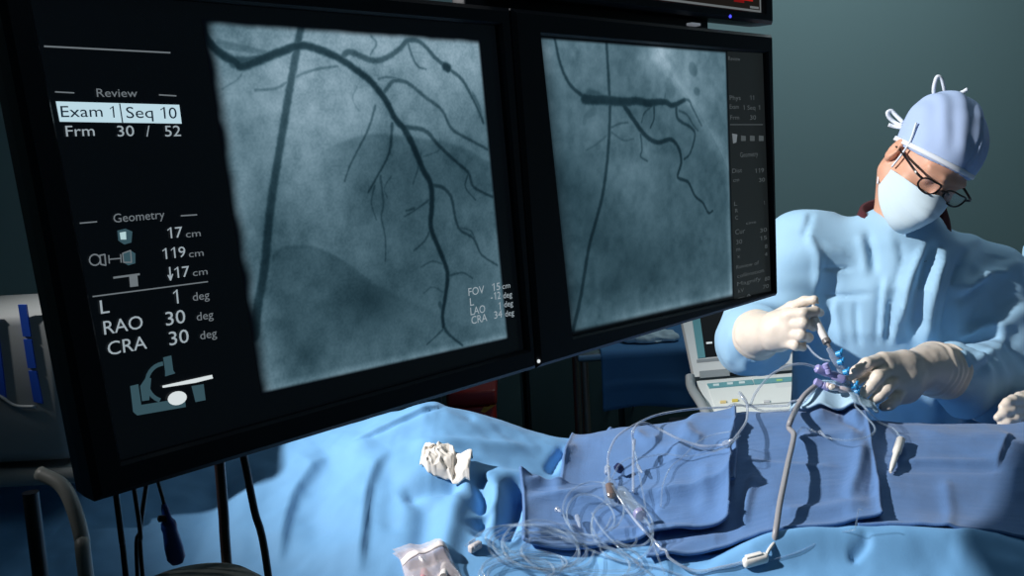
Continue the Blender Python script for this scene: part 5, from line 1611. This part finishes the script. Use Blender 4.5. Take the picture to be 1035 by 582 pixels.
# thick grey cord standing up to the valves
line('cord', [(782, 549, 0.004), (784.5, 534, 0.010), (788, 510, 0.020), (792, 490, 0.026), (796.5, 468, 0.026), (801.5, 446, 0.022), (802, 438, 0.020), (797.5, 432, 0.020), (800, 423, 0.028), (806, 411, None, 1.43), (813, 399.5, None, 1.445), (826, 388, None, MY)],
     0.0040, M_CORD, 'thick grey cord crossing the middle towel up to the valves', 'cord')
line('tube', [(804, 441, 0.004), (811.5, 432, 0.010), (821, 435.5, 0.008), (831, 438, 0.006), (836, 442, 0.012), (856, 445, 0.016), (878, 441, 0.016), (884, 432, 0.014), (872, 418, 0.016), (862, 408, None, 1.44), (852, 396, None, MY)], 0.0015, M_CLEAR, 'clear tube making a loop on the towel below the left hand')
line('tube', [(858, 395, None, MY), (866, 403, None, 1.45), (876, 414, 0.02), (888, 426, 0.016), (903, 433, 0.012), (911, 444, 0.008)], 0.0017, M_CLEAR, 'clear tube from the valves down to the white tapered connector')
line('tube', [(816, 349, None, 1.50), (822, 356.5, None, 1.485), (830, 362.5, None, 1.47), (839, 365, None, MY)], 0.0017, M_CLEAR2, 'short pale tube beside the syringe tip')
line('tube', [(700, 582, 0.003), (722, 574, 0.004), (744, 570, 0.004), (756, 567, 0.004)], 0.0010, M_CLEAR, 'thin clear tube leaving the white clamp to the left')
line('tube', [(776, 567, 0.004), (800, 560, 0.003), (822, 551, 0.003), (842, 540, 0.004), (872, 534, 0.003)], 0.0010, M_CLEAR, 'thin clear tube leaving the white clamp to the right')
# coils in front of the nearest towel
def coil(cx, cy, a, b, turns, rot, seed, label, r=0.0016):
    rnd = random.Random(seed)
    pts = []
    n = int(turns * 14)
    for i in range(n):
        t = 2 * math.pi * turns * i / n + rnd.uniform(-0.08, 0.08)
        ra_ = a * (1 + 0.16 * math.sin(t * 0.37 + seed)) ; rb_ = b * (1 + 0.20 * math.sin(t * 0.53 + 2 * seed))
        x, y = ra_ * math.cos(t), rb_ * math.sin(t)
        px = cx + x * math.cos(rot) - y * math.sin(rot) + 5 * math.sin(t * 0.21 + seed)
        py = min(596, cy + x * math.sin(rot) + y * math.cos(rot) + 4 * math.sin(t * 0.31))
        pts.append((px, py, 0.004 + 0.014 * (0.5 + 0.5 * math.sin(t * 0.77 + seed))))
    return line('tubing_coil', pts, r, M_CLEAR, label, 'tubing', None)
coil(545, 552, 46, 21, 4.3, 0.12, 1, 'clear tubing coil heaped at the left corner of the nearest towel')
coil(585, 563, 62, 18, 3.2, 0.15, 2, 'wide clear tubing coil spilling in front of the nearest towel')
coil(530, 575, 40, 14, 3.1, -0.1, 3, 'clear tubing coil lying lowest at the bottom edge beside the plastic packet')
coil(600, 516, 26, 24, 2.2, 0.3, 4, 'small clear tubing coil on the towel just left of the drip chamber', 0.0014)
coil(628, 532, 30, 26, 2.3, 0.6, 5, 'clear tubing coil on the towel right below the drip chamber', 0.0014)
line('tube', [(470, 552, 0.006), (490, 536, 0.014), (512, 531, 0.018), (536, 530, 0.014), (560, 540, 0.010), (590, 553, 0.010), (625, 566, 0.008), (660, 572, 0.006), (690, 582, 0.004)], 0.0015, M_CLEAR, 'clear tube running along the front of all the coils')
# drip chamber
dc = thing('drip_chamber', on(619, 505, 0.002), 'clear drip chamber with amber core and navy cap on the nearest towel', 'drip chamber')
a_ = on(615, 486, 0.014); b_3 = on(620, 509, 0.014)
ax_ = b_3 - a_; Ld = np.linalg.norm(ax_)
MB().lathe(a_, ax_, [(0.003, -0.006), (0.006, 0.0), (0.0095, 0.004), (0.0100, Ld * 0.8), (0.006, Ld), (0.002, Ld + 0.004)], 18).build('chamber', M_CLEAR, dc)
MB().lathe(a_, ax_, [(0.002, 0.004), (0.0058, 0.007), (0.0058, Ld * 0.65), (0.002, Ld * 0.75)], 14).build('core', mat('amber_core', '#6b4a30', 0.3), dc)
MB().lathe(on(623, 476, 0.012), (0.6, 0.3, 0.5), [(0.004, 0), (0.0068, 0.002), (0.0068, 0.009), (0.004, 0.011)], 16).build('cap', mat('navy_cap', '#1b2550', 0.35), dc)
MB().lathe(on(614, 479, 0.012), (0.1, 0.7, 0.4), [(0.003, 0), (0.0045, 0.002), (0.0045, 0.012), (0.002, 0.016)], 12).build('inlet', M_CLEAR2, dc)
fc = thing('filter_tube', on(643, 512, 0.002), 'clear filter cylinder lying on the towel right of the drip chamber', 'filter')
a_ = on(627, 494, 0.010); b_3 = on(651, 525, 0.010)
ax_ = b_3 - a_; Ld = np.linalg.norm(ax_)
MB().lathe(a_, ax_, [(0.002, -0.006), (0.004, 0.0), (0.0070, 0.004), (0.0074, Ld * 0.9), (0.005, Ld), (0.002, Ld + 0.007)], 16).build('barrel', M_CLEAR, fc)
MB().lathe(a_ + ax_ * 0.78, ax_, [(0.0079, 0), (0.0079, 0.006), (0.0072, 0.007)], 16).build('ring', mat('lilac_ring', '#8f8fb8', 0.3), fc)
# small connectors
def connector(p0, p1, r, label, m=M_WPL, prof=None, name='connector'):
    ax_ = np.asarray(p1) - p0; L_ = np.linalg.norm(ax_)
    prof = prof or [(0.45, 0), (1.0, 0.05), (1.0, 0.42), (0.7, 0.48), (0.62, 0.8), (0.3, 1.0)]
    mb = MB().lathe(p0, ax_, [(r * a, L_ * b) for a, b in prof], 16)
    o = mb.build(name, m)
    return tag(o, label, 'connector')
connector(on(911, 443, 0.008), on(900, 477, 0.005), 0.0062, 'white tapered connector lying on the far right towel')
connector(on(818, 434.5, 0.006), on(825, 437, 0.006), 0.0028, 'tiny clear connector at left of the loop below the valves', M_CLEAR2)
connector(on(828, 436, 0.006), on(834, 441, 0.006), 0.0030, 'tiny clear connector at right of the loop below the valves', M_CLEAR2)
connector(on(641, 444, 0.036), on(640.5, 456, 0.030), 0.0026, 'tiny clear connector high on the upright tube of the towel', M_CLEAR2)
connector(on(644, 470, 0.012), on(649, 478, 0.012), 0.0028, 'tiny clear connector on the towel above the filter cylinder', M_CLEAR2)
connector(on(731, 449, 0.010), on(741, 444, 0.014), 0.0036, 'clear connector at the fold between two towels', M_CLEAR2)
connector(on(562, 514, 0.008), on(567, 517, 0.008), 0.0036, 'tiny clear connector on the nearest towel left of the coils', M_CLEAR2)
connector(on(583, 521, 0.008), on(586, 533, 0.006), 0.0032, 'tiny clear connector on the nearest towel above the coils', M_CLEAR2)
# white clamp at the end of the grey cord
cl = thing('clamp', on(766, 570, 0.001), 'white plastic clamp on the pale sheet at the foot of the grey cord', 'clamp')
p0_, p1_ = on(752, 569, 0.007), on(775, 563, 0.007)
d_ = _n(p1_ - p0_)
MB().box((p0_ + p1_) / 2, d_ * 0.0155, np.cross([0, 0, 1], d_) * 0.0062, np.array([0, 0, 0.0058]), 0.004).build('body', M_WPL, cl)
MB().box((p0_ + p1_) / 2 + [0, 0, 0.0062] - d_ * 0.002, d_ * 0.010, np.cross([0, 0, 1], d_) * 0.0040, np.array([0, 0, 0.002]), 0.001).build('lever', M_WPL, cl)
MB().tube([p1_ - d_ * 0.002, on(777, 556, 0.008), on(782, 549, 0.007)], 0.0022, 8, 4).build('spout', M_WPL, cl)
# small pale clip near the packet
ck = thing('clip', on(481, 556, 0.001), 'small pale clip on the blue sheet right of the plastic packet', 'clip')
p0_, p1_ = on(474, 556, 0.006), on(486, 549, 0.006)
d_ = _n(p1_ - p0_)
MB().box((p0_ + p1_) / 2, d_ * 0.0085, np.cross([0, 0, 1], d_) * 0.0045, np.array([0, 0, 0.0045]), 0.002).build('body', mat('pale_clip', '#c9c3c4', 0.3), ck)
for s in (-1, 1):
    MB().box((p0_ + p1_) / 2 + np.cross([0, 0, 1], d_) * 0.0055 * s + [0, 0, 0.004], d_ * 0.005, np.cross([0, 0, 1], d_) * 0.001, np.array([0, 0, 0.003]), 0.0006).build('jaw', M_CLEAR2, ck)

# gauze on the pale sheet
gc = on(451, 470, 0.0)
g0, g1 = on(428, 464, 0.0), on(474, 474, 0.0)
ge = _n((g1 - g0) * [1, 1, 0]); gp = np.array([-ge[1], ge[0], 0])
nu, nv = 90, 60
U, Vv = np.meshgrid(np.linspace(-1, 1, nu), np.linspace(-1, 1, nv), indexing='ij')
def crumple(p): return 1 - np.abs(noise3(p)) * 1.8
q3 = np.stack([U * 3.2, Vv * 2.4, U * 0 + 2.2], -1)
q3 = q3 + 0.5 * np.stack([noise3(q3 + 9), noise3(q3 + 19), 0 * U], -1)
hgt = 0.007 + 0.0045 * crumple(q3 * 0.8) + 0.002 * crumple(q3 * 1.7 + 4) + 0.0006 * noise3(q3 * 5)
strip_ = ss(U, 0.22, 0.34)
hgt = hgt * (1 - strip_) + strip_ * (0.004 + 0.014 * ss(U, 0.3, 1.0) + 0.002 * noise3(q3 * 0.7))
edge_ = np.minimum(1, np.minimum(1.03 - np.abs(Vv), 1.02 - np.abs(U) * np.where(U < 0, 1, 0)) * 6)
wid = 0.022 * (1 - 0.35 * ss(-U, 0.3, 1.0)) + 0.002 * noise3(q3 * 1.5 + 3)
xy_ = gc[None, None, :] + ge * (U * 0.034)[..., None] + gp * (Vv * wid + 0.006 * noise3(q3 * 0.6 + 1) - 0.004 * strip_)[..., None]
zz = top_h(xy_[..., 0], xy_[..., 1]) + 0.002 + np.maximum(hgt * np.clip(edge_, 0.05, 1), 0.001)
xy_[..., 2] = zz
gz = mesh('gauze', xy_.reshape(-1, 3), grid_faces(nu, nv), mat('white_gauze', '#efe9e2', 0.9, bump=(700, 0.4, 0.0006)))
solid(gz, -0.0015)
tag(gz, 'crumpled white gauze pad lying on the pale blue sheet below the monitors', 'gauze')

# clear plastic packet with a white band at the bottom edge
pk = thing('packet', on(440, 585, 0.0), 'clear plastic packet with a white band at the bottom edge', 'packet')
A0, A1 = on(401, 563, 0.010), on(445, 544, 0.012)     # the band end
e_ = A1 - A0; e_[2] = 0; wdt = np.linalg.norm(e_); e_ = e_ / wdt
l_ = np.array([e_[1], -e_[0], 0.0])                    # towards the viewer / lower right
if l_[1] > 0: l_ = -l_
M_BAG = mat('clear_film', '#e9dfe4', 0.12, spec=0.8, transp=(0.30, 0.9), coat=0.5)
nu, nv = 50, 60
U, Vv = np.meshgrid(np.linspace(0, 1, nu), np.linspace(-0.25, 1.7, nv), indexing='ij')
def pk_h(U, Vv):
    h = 0.010 * np.clip(1 - (2 * U - 1) ** 4, 0, 1) * ss(Vv, -0.15, 0.25) * ss(1.7 - Vv, 0, 0.3)
    q = np.stack([U * 5, Vv * 3.0, U * 0], -1)
    return 0.003 + h + 0.0022 * (1 - 2 * np.abs(noise3(q * 0.8))) + 0.0006 * noise3(q * 3)
base = (A0[None, None] * [1, 1, 0]) + e_ * (U * wdt)[..., None] + l_ * (Vv * 0.058)[..., None]
base = base + e_ * (0.010 * Vv + 0.26 * (U - 0.2) * wdt * np.clip(Vv, 0, 2))[..., None]
base = base + e_ * (0.004 * noise3(np.stack([U * 0, Vv * 3, U * 0 + 4], -1)))[..., None]
zs = top_h(base[..., 0], base[..., 1])
for _ in range(40):
    q = np.pad(zs, 1, mode='edge'); zs = np.maximum(zs, (q[:-2, 1:-1] + q[2:, 1:-1] + q[1:-1, :-2] + q[1:-1, 2:]) / 4)
top_ = base.copy(); top_[..., 2] = zs + 0.003 + np.maximum(pk_h(U, Vv), 0.001)
bot_ = base.copy(); bot_[..., 2] = zs + 0.0025
n1 = nu * nv
vs = np.vstack([top_.reshape(-1, 3), bot_.reshape(-1, 3)])
f1 = grid_faces(nu, nv)
rim = list(range(0, n1, nv)) + list(range(n1 - nv + 1, n1)) + list(range(n1 - 1 - nv, 0, -nv))[:-0 or None] + list(range(nv - 1, 0, -1))
film = mesh('film', vs, np.vstack([f1, f1[:, ::-1] + n1]), M_BAG, pk)
def strip_on(name, v0, v1, m, u0=0.0, u1=1.0, up=0.001):
    iu = np.linspace(u0, u1, 40); iv = np.linspace(v0, v1, 8)
    A_, B_ = np.meshgrid(iu, iv, indexing='ij')
    fu = np.clip(A_ * (nu - 1), 0, nu - 1.001); fv = np.clip((B_ + 0.25) / 1.95 * (nv - 1), 0, nv - 1.001)
    i, j = fu.astype(int), fv.astype(int); a, b = (fu - i)[..., None], (fv - j)[..., None]
    p = top_[i, j] * (1 - a) * (1 - b) + top_[i + 1, j] * a * (1 - b) + top_[i, j + 1] * (1 - a) * b + top_[i + 1, j + 1] * a * b
    p = p + [0, 0, up]
    o = mesh(name, p.reshape(-1, 3), grid_faces(40, 8), m, pk)
    solid(o, 0.001)
    return o
strip_on('band', 0.02, 0.24, mat('white_band', '#e4dde0', 0.5, coat=0.3))
for k, (u, v, c_) in enumerate(((0.30, 0.62, '#c7959e'), (0.55, 0.80, '#efe6e6'), (0.72, 0.55, '#f1ecec'), (0.45, 1.05, '#d9b8bc'))):
    p0_ = base[int(u * (nu - 1)), int((v + 0.25) / 1.95 * (nv - 1))].copy()
    zf = zs[int(u * (nu - 1)), int((v + 0.25) / 1.95 * (nv - 1))]
    p0_[2] = zf + 0.009
    MB().tube([p0_ - l_ * 0.016 + e_ * 0.004, p0_ + l_ * 0.018 - e_ * 0.003], 0.0045, 10).build('swab', mat('swab', c_, 0.7), pk)

# ---- syringe and valves in the hands -------------------------------------------
sy0, sy1 = P(820.5, 316, 1.527), P(836, 346, 1.492)
d_ = sy1 - sy0; Ls = np.linalg.norm(d_); d_ = d_ / Ls
syr = thing('syringe', sy1, 'white syringe with a grey collar held upright in the surgeon\'s right hand', 'syringe')
MB().lathe(sy0, d_, [(0.0052, 0), (0.0060, 0.001), (0.0060, Ls - 0.004), (0.0050, Ls - 0.002)], 20).build('barrel', mat('milky_barrel', '#f0ecea', 0.2, coat=0.5), syr)
MB().lathe(sy0 + d_ * (Ls - 0.006), d_, [(0.0062, 0), (0.0066, 0.001), (0.0066, 0.007), (0.003, 0.009), (0.0022, 0.016)], 20).build('collar', mat('grey_collar', '#6d6a6c', 0.35), syr)
MB().lathe(sy0, d_, [(0.011, -0.0012), (0.012, 0.0), (0.012, 0.0012), (0.006, 0.002)], 20).build('flange', M_WPL, syr)
pt = P(823.0, 304.5, 1.531)
MB().lathe(sy0, pt - sy0, [(0.0022, 0), (0.0022, np.linalg.norm(pt - sy0) - 0.003), (0.0080, np.linalg.norm(pt - sy0) - 0.002), (0.0080, np.linalg.norm(pt - sy0))], 16).build('plunger', M_WPL, syr)

vm = thing('valve_manifold', P(853, 384, MY), 'clear valve manifold with light blue taps and lilac ports between the gloved hands', 'valve')
v0, v1 = P(837, 351, 1.484), P(866, 401, MY)
MB().lathe(v0, v1 - v0, [(0.0030, 0), (0.0042, 0.002), (0.0042, 0.010), (0.0058, 0.013), (0.0058, 0.030), (0.0046, 0.033), (0.0058, 0.036), (0.0058, 0.055), (0.0046, 0.058), (0.0056, 0.061), (0.0056, 0.078), (0.003, 0.083)], 18).build('body', M_CLEAR2, vm)
for px, py in ((848, 357.5), (849.5, 366), (855, 376), (863.5, 390), (865.5, 396)):
    c_ = P(px, py, MY - 0.004)
    MB().lathe(c_, (0.75, -0.45, 0.35), [(0.002, -0.005), (0.0044, -0.004), (0.0044, 0.003), (0.002, 0.004)], 12).box(c_ + [0.003, -0.002, 0.002], np.array([0.0016, 0, 0]), np.array([0, 0.0016, 0]), np.array([0.001, 0, 0.0062]), 0.0006).build('tap', M_LBLUE, vm)
def bar(a, b, r, name, m):
    a, b = np.array(a), np.array(b); L_ = np.linalg.norm(b - a)
    MB().lathe(a, b - a, [(r * 0.6, 0), (r, L_ * 0.06), (r, L_ * 0.42), (r * 0.8, L_ * 0.46), (r * 0.8, L_ * 0.54), (r, L_ * 0.58), (r, L_ * 0.93), (r * 0.6, L_)], 16).build(name, m, vm)
bar(P(824, 371.5, MY - 0.002), P(854, 384, MY - 0.004), 0.0068, 'port', M_PURP)
bar(P(834, 367, MY - 0.006), P(838, 378, MY - 0.008), 0.0050, 'port', M_PURP)
bar(P(823, 385, MY - 0.002), P(838, 392, MY - 0.004), 0.0058, 'port', M_PURP)
bar(P(834, 389, MY - 0.006), P(860, 396, MY - 0.004), 0.0050, 'port', mat('pinkish_port', '#d9cdd2', 0.35))
MB().lathe(P(840, 392, MY - 0.012), (0.1, -0.8, 0.5), [(0.003, 0), (0.005, 0.002), (0.005, 0.006), (0.003, 0.008)], 14).build('knob', mat('ivory_knob', '#e3d8cc', 0.3), vm)
